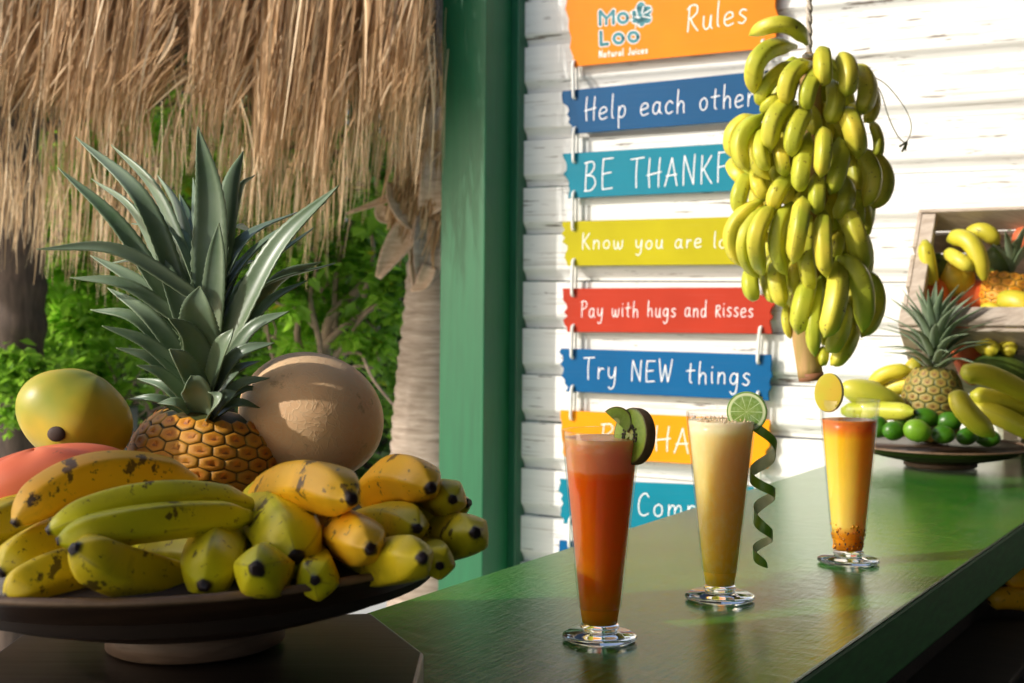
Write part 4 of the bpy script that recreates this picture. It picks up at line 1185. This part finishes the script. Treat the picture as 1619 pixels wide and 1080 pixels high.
fruit('squash', 1545, 470, 3.07, 90, 56, M['salmon'], 'dark orange fruit in shade behind the crown in the crate', 'fruit', dep=46)
fruit('red_fruit', 1620, 382, 3.05, 40, 50, M['salmon'], 'red fruit at the upper right picture edge in the crate', 'fruit', dep=40)
Yg = 3.03; pxg = Yg / F
og = P(1598, 432, Yg)
pin3 = thing('pineapple', og, 'shaded pineapple lying at the right inside the crate', 'pineapple')
pineapple_body(pin3, P(1592, 466, Yg), 40 * pxg, 38 * pxg, M['pine_body'], M['eye'], rot(0, 8, 5), 6, 11, og)
for i in range(16):
    a = i * 2.4; dr = Vector((cos(a), sin(a), 0)); b = og + dr * .004 + Vector((0, 0, .004 * i % .02))
    ln = .06 + .03 * (i % 3)
    blade('crown_leaf', [b, b + dr * ln * .4 + Vector((0, 0, ln * .6)), b + dr * ln * .9 + Vector((0, 0, ln * .9))], .017, M['pine_leaf'], pin3, og, -dr + Vector((0, 0, .5)), n=7)
fruit('mango', 1512, 440, 3.06, 60, 60, M['papaya'], 'yellow mango in the back of the crate behind the bananas', 'mango', dep=40)

# ---------------------------------------------------------------- drinks
def glass(px, pyb, H, r_top, r_bot, r_base, fill, juice, label, extra=0):
    c = G(px, pyb, 0)
    root = thing('drink_glass', c, label, 'drink', 'tall footed glasses of juice on the bar')
    rb = r_base
    zb_ = .012
    zs = .020          # bottom of tapered part
    w = .0022
    outer = [(.0005, .0008), (rb * .90, .0008), (rb, .003), (rb * .995, .0055), (rb * .88, .0075), (r_bot * .96, .0085), (r_bot * .90, .0098), (r_bot * .92, .0118), (r_bot * 1.0, .0135)]
    nn_ = 10
    for i in range(1, nn_ + 1):
        u = i / nn_
        outer.append((r_bot + (r_top - r_bot) * (u ** .95), .0135 + (H - .0135) * u))
    outer.append((r_top - w * .3, H + .0008)); 
    inner = [(r_top - w, H)]
    for i in range(nn_ - 1, -1, -1):
        u = i / nn_
        inner.append((r_bot + (r_top - r_bot) * (u ** .95) - w, .0135 + (H - .0135) * u + (.004 if i == 0 else 0)))
    inner += [(r_bot * .5, .0165), (.0005, .0160)]
    k0_ = [i for i, q in enumerate(outer) if q[1] >= .0135][0]
    lathe('foot', outer[:k0_ + 1] + [(outer[k0_][0] - .0004, .0155), (.0005, .0156)], M['glass'], root, c, 64)
    lathe('glass_wall', outer[k0_ + 1:] + inner[:-3], M['thin_glass'], root, c, 64, closed=True)
    # liquid (sits 0.15 mm into the inner wall)
    lp = [(.0005, .0161)]
    zf = .0135 + (H - .0135) * fill
    lp.append((r_bot * .5, .0166)); 
    for i in range(0, 13):
        u = i / 12 * fill
        z = .0135 + (H - .0135) * u + (.0042 if i == 0 else 0)
        lp.append((r_bot + (r_top - r_bot) * (u ** .95) - w + .0002, z))
    lp.append((lp[-1][0] * .6, zf - .0005)); lp.append((.0005, zf - .0005))
    lathe('juice', lp, juice, root, c, 64)
    return root, c
gA, gcA = glass(948, 1012, .2100, .0398, .0195, .0375, .965, M['juice_red'], 'tall footed glass of orange red juice with a kiwi slice on the rim')
gB, gcB = glass(1138, 948, .2130, .0402, .0182, .0395, .955, M['juice_yellow'], 'tall footed glass of creamy yellow smoothie with a lime wheel on the rim')
gC, gcC = glass(1341, 890, .2120, .0390, .0200, .0395, .87, M['juice_passion'], 'tall footed glass of golden passion fruit juice with seeds at top and bottom')

def blob_cluster(name, root, c, n_, zlo, zhi, rfun, sz, mat, seed, surf_only=True, squash=1.0):
    r0 = random.Random(seed)
    vs, fs = [], []
    for i in range(n_):
        z = r0.uniform(zlo, zhi); a = r0.uniform(0, 2 * pi); rr = rfun(z) * (r0.uniform(.93, 1.0) if surf_only else sqrt(r0.random()))
        p = Vector((c.x + rr * cos(a), c.y + rr * sin(a), c.z + z))
        s = sz * r0.uniform(.6, 1.2)
        b = len(vs)
        for dx, dy, dz in ((1, 0, 0), (-1, 0, 0), (0, 1, 0), (0, -1, 0), (0, 0, 1.4), (0, 0, -1.4)):
            vs.append(p + Vector((dx, dy, dz)) * s)
        for t in ((0, 2, 4), (2, 1, 4), (1, 3, 4), (3, 0, 4), (2, 0, 5), (1, 2, 5), (3, 1, 5), (0, 3, 5)):
            fs.append(tuple(b + q for q in t))
    o = mk(name, vs, fs, mat, root, c)
    o['kind'] = 'stuff'
    return o
rC = lambda z: .0200 + (.0390 - .0200) * (max(0.0001, (z - .0135)) / (.212 - .0135)) ** .95 - .0022
blob_cluster('seeds', gC, gcC, 120, .020, .050, rC, .0016, M['seed'], 1)
blob_cluster('pulp', gC, gcC, 110, .019, .054, rC, .0022, M['pulp'], 2)
blob_cluster('seeds', gC, gcC, 44, .176, .186, rC, .0014, M['seed'], 3)
blob_cluster('foam', gB, gcB, 120, .2025, .2060, lambda z: .0375, .0013, m_skin('foam', (.72, .52, .30), (.80, .62, .42), 90, None, .4), 5, False)

def disc_slice(name, c, r, th, nrm, upv, mats, root, a0=0, a1=2 * pi, org=None, rim=.93, ell=1.0, seg=40):
    """a cut fruit slice: two faces with radial attribute plus a skin band"""
    nrm = Vector(nrm).normalized(); upv = Vector(upv); upv = (upv - nrm * upv.dot(nrm)).normalized(); xv = upv.cross(nrm)
    rr = [0, .08, .2, .3, .45, .6, .78, .84, .93, .97, 1.0]
    for side in (0, 1):
        vs, fs, ts, an = [], [], [], []
        off = nrm * (th / 2 if side == 0 else -th / 2)
        for k_ in rr:
            for j in range(seg + 1):
                a = a0 + (a1 - a0) * j / seg
                bul = (1 - k_ ** 6) * .0004
                vs.append(Vector(c) + off + nrm * (bul if side == 0 else -bul) + (xv * cos(a) * ell + upv * sin(a)) * r * k_)
                ts.append(k_); an.append(a / (2 * pi))
        m = seg + 1
        for i in range(len(rr) - 1):
            for j in range(seg):
                q = (i * m + j, i * m + j + 1, (i + 1) * m + j + 1, (i + 1) * m + j)
                fs.append(q if side == 0 else q[::-1])
        mk('flesh', vs, fs, mats[0], root, org, attrs={'t': ts, 'ang': an})
    vs, fs = [], []
    for j in range(seg + 1):
        a = a0 + (a1 - a0) * j / seg
        d = xv * cos(a) * ell + upv * sin(a)
        for (k_, o_) in ((.0, .5), (.0006, .3), (.0006, -.3), (0, -.5)):
            vs.append(Vector(c) + d * (r + k_) + nrm * th * o_)
    for j in range(seg):
        for q in range(3):
            fs.append((j * 4 + q, j * 4 + q + 1, (j + 1) * 4 + q + 1, (j + 1) * 4 + q))
    mk('peel', vs, fs, mats[1], root, org)
    if abs(a1 - a0) < 2 * pi - .01:   # cut ends
        vs, fs = [], []
        for a in (a0, a1):
            d = xv * cos(a) * ell + upv * sin(a)
            b = len(vs)
            vs += [Vector(c) + nrm * th * .5, Vector(c) + d * r + nrm * th * .5, Vector(c) + d * r - nrm * th * .5, Vector(c) - nrm * th * .5]
            fs.append((b, b + 1, b + 2, b + 3))
        mk('cut_face', vs, fs, mats[0], root, org, attrs={'t': [.4, .9, .9, .4] * 2, 'ang': [0.1] * 8})
# lime wheel on glass B
pB_ = gcB.y / F
lc_c = P(1181, 651, gcB.y - .004)
lw = thing('lime_slice', lc_c, 'round lime slice on the rim of the yellow smoothie glass', 'lime slice')
disc_slice('lime', lc_c, 31 * pB_, .006, (-.30, -1, .06), (0, 0, 1), (M['lime_flesh'], M['peel_out']), lw, org=lc_c)
# spiral peel
NP = 150
pts, axp, wid = [], [], []
for i in range(NP + 1):
    u = i / NP
    a = 2 * pi * (3.6 * u ** 1.3 + .05 * sin(u * 13)) + 1.9
    r_ = (12 + 11 * max(0, 1 - abs(u - .16) / .16) + 6 * sin(pi * min(1, u * 1.1 + .08)) + 3 * sin(u * 17)) * pB_
    ax = P(1210 - 6 * u, 628 + 268 * u ** .92, gcB.y + .012)
    axp.append(ax); pts.append(ax + Vector((cos(a), sin(a), 0)) * r_)
    wid.append((13 + 2.5 * sin(u * 21) + 4 * sin(pi * u)) * (1 - max(0, (u - .93) / .07) ** 2 * .8) * (.55 + .45 * min(1, u / .06)))
for side, mt in ((0, 'peel_out'), (1, 'peel_in')):
    vs, fs = [], []
    for i, p in enumerate(pts):
        tg = (pts[min(i + 1, NP)] - pts[max(0, i - 1)]).normalized()
        outw = p - axp[i]; outw.z = 0
        outw = (outw - tg * outw.dot(tg)).normalized()
        sd = tg.cross(outw).normalized()
        w = wid[i] * pB_ * .5
        o_ = outw * (.0006 if side == 0 else -.0002)
        vs += [p + sd * w + o_, p + o_ + outw * .0006, p - sd * w + o_]
    for i in range(NP):
        for j in range(2):
            a = i * 3 + j
            fs.append((a, a + 1, a + 4, a + 3))
    if side == 0:
        sp = thing('lime_peel', pts[0], 'curly spiral of green lime peel hanging beside the yellow smoothie glass', 'lime peel')
    o = mk('zest' if side == 0 else 'pith', vs, fs, M[mt], sp, pts[0])
# kiwi slice on glass A
kc = P(1003, 690, gcA.y - .010); pA_ = gcA.y / F
kw = thing('kiwi_slice', kc, 'thick kiwi slice cut open on the rim of the orange red juice glass', 'kiwi slice')
disc_slice('kiwi', kc + Vector((.0, 0, .0)), 44 * pA_, .011, (-.86, -.50, .12), (.0, .0, 1), (M['kiwi_flesh'], M['kiwi_skin']), kw, a0=radians(-78), a1=radians(212), org=kc)
nrm_k = Vector((-.86, -.50, .12)).normalized(); upk = (Vector((0, 0, 1)) - nrm_k * nrm_k.z).normalized(); xk = upk.cross(nrm_k)
vs, fs = [], []
for i in range(60):
    a = radians(-70 + 275 * rnd.random()); rr = 44 * pA_ * rnd.uniform(.26, .46)
    p = kc + nrm_k * .0062 + (xk * cos(a) + upk * sin(a)) * rr
    s = .0011
    b = len(vs)
    for dx, dy, dz in ((1, 0, 0), (-1, 0, 0), (0, 1, 0), (0, -1, 0), (0, 0, 1.5), (0, 0, -1.5)): vs.append(p + Vector((dx, dy, dz)) * s)
    for t in ((0, 2, 4), (2, 1, 4), (1, 3, 4), (3, 0, 4), (2, 0, 5), (1, 2, 5), (3, 1, 5), (0, 3, 5)): fs.append(tuple(b + q for q in t))
mk('seeds', vs, fs, M['seed'], kw, kc)['kind'] = 'stuff'
kc2 = P(975, 668, gcA.y - .006)
kw2 = thing('kiwi_slice', kc2, 'small kiwi wedge lying on the juice rim left of the thick kiwi slice', 'kiwi slice')
disc_slice('kiwi', kc2, 24 * pA_, .007, (-.25, -.9, .25), (.6, 0, 1), (M['kiwi_flesh'], M['kiwi_skin']), kw2, a0=radians(-10), a1=radians(170), org=kc2)
# oval yellow slice on glass C
pC_ = gcC.y / F
ec = P(1311, 621, gcC.y - .008)
es = thing('fruit_slice', ec, 'oval yellow slice on the rim of the passion fruit drink', 'fruit slice')
disc_slice('slice', ec, 30 * pC_, .012, (-.45, -.9, .1), (.05, 0, 1), (m_skin('yellow_flesh', (.55, .46, .02), (.60, .40, .02), 40, ((.40, .15, .02), 90, .66), .4), m_skin('yellow_peel', (.45, .45, .04), (.60, .50, .05), 40)), es, org=ec, ell=.72)

# ---------------------------------------------------------------- thatch
def interp(tab, x):
    if x <= tab[0][0]: return tab[0][1]
    for (a, b), (c_, d) in zip(tab, tab[1:]):
        if x <= c_: return b + (d - b) * (x - a) / (c_ - a)
    return tab[-1][1]
def strands(n_, fpos, seed, wlo=.0025, whi=.007):
    r0 = random.Random(seed)
    vs, fs, ra = [], [], []
    for i in range(n_):
        top, bot, cw, bend, shade = fpos(r0)
        w = r0.uniform(wlo, whi)
        a = r0.uniform(-1.0, 1.0)
        sd = Vector((cos(a), sin(a), 0))
        b = len(vs)
        K = 4
        for k_ in range(K + 1):
            t = k_ / K
            p = top.lerp(bot, t) + bend * sin(pi * t) + bend * .8 * t * t
            ww = w * (1 - .75 * t ** 2) * .5
            vs.append(p - sd * ww); vs.append(p + sd * ww)
            ra += [shade, shade]
        for k_ in range(K):
            fs.append((b + 2 * k_, b + 2 * k_ + 1, b + 2 * k_ + 3, b + 2 * k_ + 2))
    return vs, fs, ra
EDGE = [(-200, 250), (0, 225), (60, 220), (120, 240), (170, 300), (235, 305), (262, 230), (300, 175), (335, 170), (372, 250), (400, 310), (440, 310), (490, 335), (530, 300), (560, 240), (620, 225), (700, 225)]
EDGE2 = [(-200, 350), (0, 365), (60, 385), (120, 385), (170, 420), (235, 410), (262, 320), (300, 255), (335, 240), (372, 310), (400, 365), (440, 355), (490, 390), (530, 360), (560, 290), (620, 265), (700, 250)]
thr = thing('thatched_roof', P(350, -50, 3.9), 'tan thatched palm roof with long ragged strands hanging over the garden opening', 'thatched roof')
clump = [(r_, random.Random(int(r_ * 77)).uniform(-130, 30)) for r_ in [rnd.uniform(-200, 690) for _ in range(60)]]
def fthatch(r0):
    px = r0.uniform(-260, 672)
    lay = r0.random()
    Y = 3.62 + .5 * lay
    e = interp(EDGE, px)
    cl = min(clump, key=lambda q: abs(q[0] - px))
    px2 = px + (cl[0] - px) * .6 - 14 + r0.uniform(-9, 9)
    px2 = min(px2, 690)
    e2 = e + cl[1] + r0.gauss(0, 1) * 12 - r0.expovariate(1) * 70
    if r0.random() < .35: e2 -= r0.uniform(0, 190)
    y0 = r0.choice((-160, -120, -60, 0)) + r0.uniform(-40, 40) if r0.random() < .75 else r0.uniform(0, 120)
    if e2 < y0 + 60: e2 = y0 + 60
    top = P(min(px + r0.uniform(0, 45), 688), y0, Y); bot = P(px2, e2, Y - r0.uniform(0, .08))
    return top, bot, 0, Vector((r0.gauss(0, .008), r0.uniform(-.02, .02), 0)), min(1, max(0, r0.gauss(.5, .22)))
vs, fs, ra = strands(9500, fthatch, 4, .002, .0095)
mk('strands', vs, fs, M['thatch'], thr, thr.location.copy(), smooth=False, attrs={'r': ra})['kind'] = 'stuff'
# thin wisps below the edge
def fwisp(r0):
    px = r0.uniform(-60, 700)
    e = interp(EDGE2, px)
    y0 = e - r0.uniform(90, 260)
    b = e + r0.uniform(-20, 70) * (1 if r0.random() < .5 else .4)
    Y = r0.uniform(3.6, 4.1)
    return P(px + r0.uniform(0, 20), y0, Y), P(px + r0.uniform(-18, 12), b, Y), 0, Vector((r0.uniform(-.03, .03), 0, 0)), r0.uniform(.4, 1)
vs, fs, ra = strands(800, fwisp, 9, .0015, .0042)
mk('wisps', vs, fs, M['thatch'], thr, thr.location.copy(), smooth=False, attrs={'r': ra})['kind'] = 'stuff'
# roof body above and behind the fringe
zt = P(0, 60, 4.1).z
v, f = [], []
a0, a1 = P(-900, 40, 4.15), P(690, 40, 4.15)
for (x, y, z) in ((a0.x, 4.15, zt), (a1.x, 4.15, zt), (a1.x, 6.2, zt + 1.2), (a0.x, 6.2, zt + 1.2)):
    v.append((x, y, z))
v += [(x, y, z + .12) for x, y, z in v]
f = [(0, 1, 2, 3), (7, 6, 5, 4), (0, 4, 5, 1), (1, 5, 6, 2), (2, 6, 7, 3), (3, 7, 4, 0)]
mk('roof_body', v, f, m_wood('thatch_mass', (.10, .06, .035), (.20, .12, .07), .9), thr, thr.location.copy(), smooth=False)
# thatch eave added on the left, out of view, to shade the near bowl
shade_thatch = thing('thatched_roof', Vector((-1.3, .6, .9)), 'unseen thatched eave added on the left to shade the near fruit bowl', 'thatched roof')
def fnear(r0):
    y = r0.uniform(-1.2, .87)
    x = -1.25 + r0.uniform(-.12, .12)
    zb_ = .50 + r0.uniform(-.06, .14) + .06 * sin(y * 9) + (.10 if r0.random() < .2 else 0)
    if abs(y - .70) < .02 and r0.random() < .8: zb_ += .35
    return Vector((x - .05, y + r0.uniform(-.05, .05), 1.55)), Vector((x, y, zb_)), 0, Vector((0, r0.uniform(-.02, .02), 0)), r0.gauss(.5, .2)
vs, fs, ra = strands(1900, fnear, 21, .008, .022)
mk('strands', vs, fs, M['thatch'], shade_thatch, shade_thatch.location.copy(), smooth=False, attrs={'r': ra})['kind'] = 'stuff'

# ---------------------------------------------------------------- garden
def leaves(name, n_, cfun, size, mat, parent, seed, droop=.3):
    r0 = random.Random(seed)
    vs, fs, ra = [], [], []
    for i in range(n_):
        p, sc, sh = cfun(r0)
        s = size * sc * r0.uniform(.6, 1.3)
        d = Vector((r0.gauss(0, 1), r0.gauss(0, 1), r0.gauss(-.1, .6))).normalized()
        up = Vector((r0.gauss(0, .5), r0.gauss(0, .5), 1)).normalized()
        sd = d.cross(up)
        if sd.length < .05: continue
        sd.normalize()
        nn = sd.cross(d)
        b = len(vs)
        vs += [p, p + d * s * .45 + sd * s * .30 + nn * s * .06, p + d * s - nn * s * .12, p + d * s * .45 - sd * s * .30 + nn * s * .06, p + d * s * .5 - nn * s * .03]
        fs += [(b, b + 4, b + 1), (b + 1, b + 4, b + 2), (b + 2, b + 4, b + 3), (b + 3, b + 4, b)]
        r_ = min(1, max(0, sh + r0.uniform(-.2, .2)))
        if r0.random() < .004: r_ = 1
        elif r_ > .95: r_ = .95
        ra += [r_] * 5
    o = mk(name, vs, fs, mat, parent, parent.location.copy() if parent else None, smooth=False, attrs={'r': ra})
    o['kind'] = 'stuff'
    return o
def clumps(n_, box, seed):
    r0 = random.Random(seed)
    return [(Vector((r0.uniform(*box[0]), r0.uniform(*box[1]), r0.uniform(*box[2]))), r0.uniform(.06, .17), r0.uniform(.15, .75)) for _ in range(n_)]
def cf(cl, k=1):
    def f_(r0):
        c, r, sh = r0.choice(cl)
        g = Vector((r0.gauss(0, .5), r0.gauss(0, .5), r0.gauss(0, .5)))
        return c + g * r, 1, sh
    return f_
def px_clumps(pts, Yr, seed, per=3, spread=25, rr=(.05, .12)):
    r0 = random.Random(seed); out = []
    for (x, y, sh) in pts:
        for _ in range(per):
            Y = r0.uniform(*Yr)
            out.append((P(x + r0.gauss(0, spread), y + r0.gauss(0, spread), Y), r0.uniform(*rr), sh))
    return out
GZ = -1.03
def bush(label, root_px, Yr, pts, n_, size, seed, mat='leaf', per=3, spread=25, rr=(.05, .12)):
    base = P(root_px, 700, sum(Yr) / 2); base.z = GZ
    t = thing('garden_shrub', base, label, 'shrub', 'shrubs behind the bar')
    leaves('foliage', n_, cf(px_clumps(pts, Yr, seed, per, spread, rr)), size, M[mat], t, seed)
    return t, base
g1 = [(100, 430, .7), (150, 450, .8), (130, 500, .7), (190, 520, .7), (150, 560, .6), (210, 470, .7), (180, 590, .4), (100, 540, .5), (120, 610, .3), (60, 590, .3), (20, 610, .25), (230, 420, .6), (240, 560, .5), (90, 480, .6)]
t1_, b1_ = bush('bright green shrub behind the left leaves of the pineapple crown', 150, (5.0, 5.6), g1, 4600, .066, 1)
g2 = [(380, 260, .7), (330, 240, .8), (290, 270, .7), (420, 330, .6), (300, 210, .8), (350, 200, .7), (400, 280, .4), (60, 240, .5), (150, 250, .6), (30, 300, .6), (100, 320, .6), (200, 340, .5), (500, 300, .3), (560, 280, .3), (610, 290, .3), (440, 240, .3)]
t2_, b2_ = bush('tall light green shrub seen through the gaps in the thatch', 330, (5.4, 6.0), g2, 6000, .07, 2, spread=32)
g3 = [(470, 400, .35), (510, 380, .3), (540, 420, .5), (580, 440, .5), (560, 400, .45), (600, 480, .4), (500, 450, .3), (460, 430, .4), (520, 520, .6), (480, 510, .7), (440, 470, .7), (560, 500, .5), (590, 520, .6), (455, 500, .9), (620, 400, .35), (550, 350, .35), (600, 340, .35), (640, 420, .3)]
t3_, b3_ = bush('shrub with twisting bare branches between the pineapple and the palm trunk', 520, (4.7, 5.2), g3, 2700, .062, 3, spread=20, rr=(.04, .08))
g4 = [(420, 350, .3), (450, 560, .3), (250, 640, .3), (200, 660, .3), (440, 600, .4), (410, 470, .6), (440, 520, .8), (460, 540, .7), (380, 350, .4), (610, 560, .25), (640, 600, .2), (620, 680, .2)]
t4_, b4_ = bush('low dark green shrub behind the melon', 400, (5.2, 5.9), g4, 3000, .05, 4, spread=30)
g5 = [(15, 610, .3), (50, 600, .4), (40, 585, .3), (0, 590, .35), (75, 615, .3)]
bush('low shrub in front of the dark trunk at the left edge', 30, (4.6, 4.8), g5, 900, .05, 8, spread=14, rr=(.03, .06))
hedge = thing('hedge', Vector((-.8, 7.6, GZ)), 'dense dark green hedge at the back of the garden', 'hedge')
leaves('foliage', 26000, lambda r0: (Vector((r0.uniform(-4.2, 1.2), 7.3 + abs(r0.gauss(0, .35)), r0.uniform(-1.0, 3.0))), 1, r0.uniform(0, 1)), .085, M['leaf_dark'], hedge, 6)
# branches
def branch(t, pts, r0_, r1_, n=16):
    tube('branch', [P(*p) for p in pts], lambda u: r0_ + (r1_ - r0_) * u, M['twig'], t, n, 7, origin=P(*pts[0]))
BR = [([(505, 600, 4.95), (512, 560, 4.95), (525, 500, 4.9), (565, 460, 4.9), (592, 420, 4.9)], .028, .014),
      ([(500, 590, 4.9), (520, 540, 4.9), (560, 505, 4.85), (620, 470, 4.8), (650, 450, 4.8)], .018, .006),
      ([(515, 580, 4.85), (545, 545, 4.85), (575, 500, 4.8), (610, 470, 4.8)], .012, .005),
      ([(480, 570, 4.9), (470, 530, 4.9), (475, 480, 4.95), (460, 440, 5)], .016, .005),
      ([(530, 520, 4.9), (530, 450, 4.9), (540, 400, 4.9), (555, 350, 4.9)], .012, .006),
      ([(540, 560, 4.8), (570, 560, 4.8), (590, 600, 4.75), (630, 650, 4.75)], .007, .004),
      ([(450, 600, 4.9), (430, 560, 4.9), (420, 500, 4.95)], .012, .004), ([(520, 600, 4.8), (560, 580, 4.8), (590, 582, 4.8)], .009, .004),
      ([(500, 520, 4.85), (470, 490, 4.85), (440, 480, 4.85), (420, 455, 4.85)], .009, .003), ([(560, 520, 4.85), (590, 545, 4.85), (600, 570, 4.8)], .008, .003),
      ([(510, 600, 4.85), (505, 540, 4.8), (490, 470, 4.8), (500, 420, 4.8), (480, 370, 4.8)], .013, .005), ([(575, 470, 4.85), (590, 400, 4.85), (580, 330, 4.85)], .010, .005)]
for (p, a, b) in BR: branch(t3_, p, a, b)
tube('trunk', [Vector((P(500, 700, 4.95).x, 4.95, GZ)), P(502, 720, 4.95), P(506, 590, 4.95)], .035, M['twig'], t3_, 10, 9)
for i in range(16):
    x = rnd.uniform(170, 300); y = rnd.uniform(620, 680)
    branch(t4_, [(x, y, 5.2), (x + rnd.uniform(-30, 30), y - 25, 5.15), (x + rnd.uniform(-60, 60), y - rnd.uniform(20, 70), 5.1)], .006, .002, 8)
for i in range(22):
    x = rnd.uniform(430, 640); y = rnd.uniform(430, 600)
    branch(t3_, [(x, y, 5.0), (x + rnd.uniform(-25, 25), y - 22, 5.0), (x + rnd.uniform(-50, 50), y - rnd.uniform(30, 80), 5.0)], .005, .002, 8)
# palm trunk
pt = Vector((P(690, 700, 4.4).x, 4.4, GZ))
palm = thing('palm_tree', pt, 'tan ringed palm trunk with dry frond sheaths beside the green post', 'palm tree')
tp_pts = [pt, P(687, 800, 4.4), P(690, 640, 4.4), P(698, 480, 4.4), P(700, 300, 4.4), P(702, 120, 4.4), P(702, -100, 4.4)]
cc = catmull(tp_pts, 120)
rad = []
for i, p in enumerate(cc):
    yy = i / 120
    base_r = .150 - .052 * min(1, max(0, (p.z + .3) / .9))
    rad.append(base_r + .004 * sin(i * 2.1) + .003 * rnd.random())
v, f, t, a = tube_vf(cc, rad, 26, lambda a, t: 1 + .015 * sin(5 * a + 9 * t) + .01 * sin(11 * a))
mk('trunk', v, f, M['bark'], palm, pt, attrs={'t': t, 'ang': a})
SH = [([(700, 260, 4.25), (640, 300, 4.22), (600, 320, 4.2), (548, 338, 4.2)], .028, .5), ([(640, 290, 4.22), (648, 330, 4.2), (668, 370, 4.2)], .11, 0), ([(655, 350, 4.2), (625, 395, 4.18), (598, 440, 4.15)], .07, .3),
      ([(672, 345, 4.2), (660, 400, 4.2), (655, 455, 4.22)], .055, -.3), ([(690, 340, 4.22), (680, 400, 4.2), (670, 455, 4.24)], .10, 0), ([(700, 210, 4.25), (670, 240, 4.2), (645, 285, 4.2)], .09, .4),
      ([(700, 240, 4.2), (690, 300, 4.18), (668, 340, 4.2)], .10, 0), ([(610, 325, 4.2), (605, 340, 4.2), (618, 352, 4.2)], .04, .5), ([(680, 420, 4.2), (668, 450, 4.2), (650, 460, 4.2)], .04, .6),
      ([(705, 180, 4.2), (680, 200, 4.15), (650, 220, 4.15)], .05, .2)]
for i, (p, w, tw_) in enumerate(SH):
    o = blade('dry_sheath', [P(*q) for q in p], w, M['dry_frond'] if i != 4 else M['bark'], palm, pt, Vector((.2, -1, .2)), fold=.5, n=12, twist=tw_, tipw=.25)
    o.modifiers['thick'].thickness = .004
def ffib(r0):
    x = r0.uniform(630, 700)
    y = r0.uniform(120, 260)
    return P(min(700, x + 25), y, 4.22), P(x - r0.uniform(0, 22), y + r0.uniform(60, 170), 4.18), 0, Vector((r0.uniform(-.03, .03), 0, 0)), r0.uniform(.1, .9)
vs, fs, ra = strands(260, ffib, 31, .006, .03)
mk('dry_fibres', vs, fs, M['thatch'], palm, pt, smooth=False, attrs={'r': ra})['kind'] = 'stuff'
# dark trunk on the left
dt = Vector((P(26, 600, 4.85).x, 4.85, GZ))
dk = thing('tree', dt, 'dark rough tree trunk at the left edge below the thatch', 'tree')
tube('trunk', [dt, P(26, 640, 4.85), P(30, 480, 4.85), P(26, 380, 4.85), P(20, 250, 4.85), P(10, 40, 4.85)], lambda u: .092 + .006 * sin(u * 60), M['dark_bark'], dk, 60, 18)
# dark fence at the back, a grey planter wall
fe = thing('garden_fence', Vector((-1, 8.4, GZ)), 'dark timber fence behind the hedge', 'fence')
for i in range(40):
    v, f = box_vf(-6 + i * .2, -6 + i * .2 + .192, 8.4, 8.43, GZ, 3.2)
    mk('fence_board', v, f, M['fence'], fe, Vector((-6 + i * .2, 8.4, GZ)), smooth=False)
a_ = P(-400, 640, 5.0); b_ = P(205, 640, 5.0)
v, f = box_vf(a_.x, b_.x, 4.95, 5.12, -1.045, a_.z)
pw = mk('planter_wall', v, f, M['planter'], None, Vector(((a_.x + b_.x) / 2, 5.0, -1.045)), smooth=False)
bevel(pw, .01, 2); tag(pw, 'low grey rendered planter wall at the far left edge', 'wall')
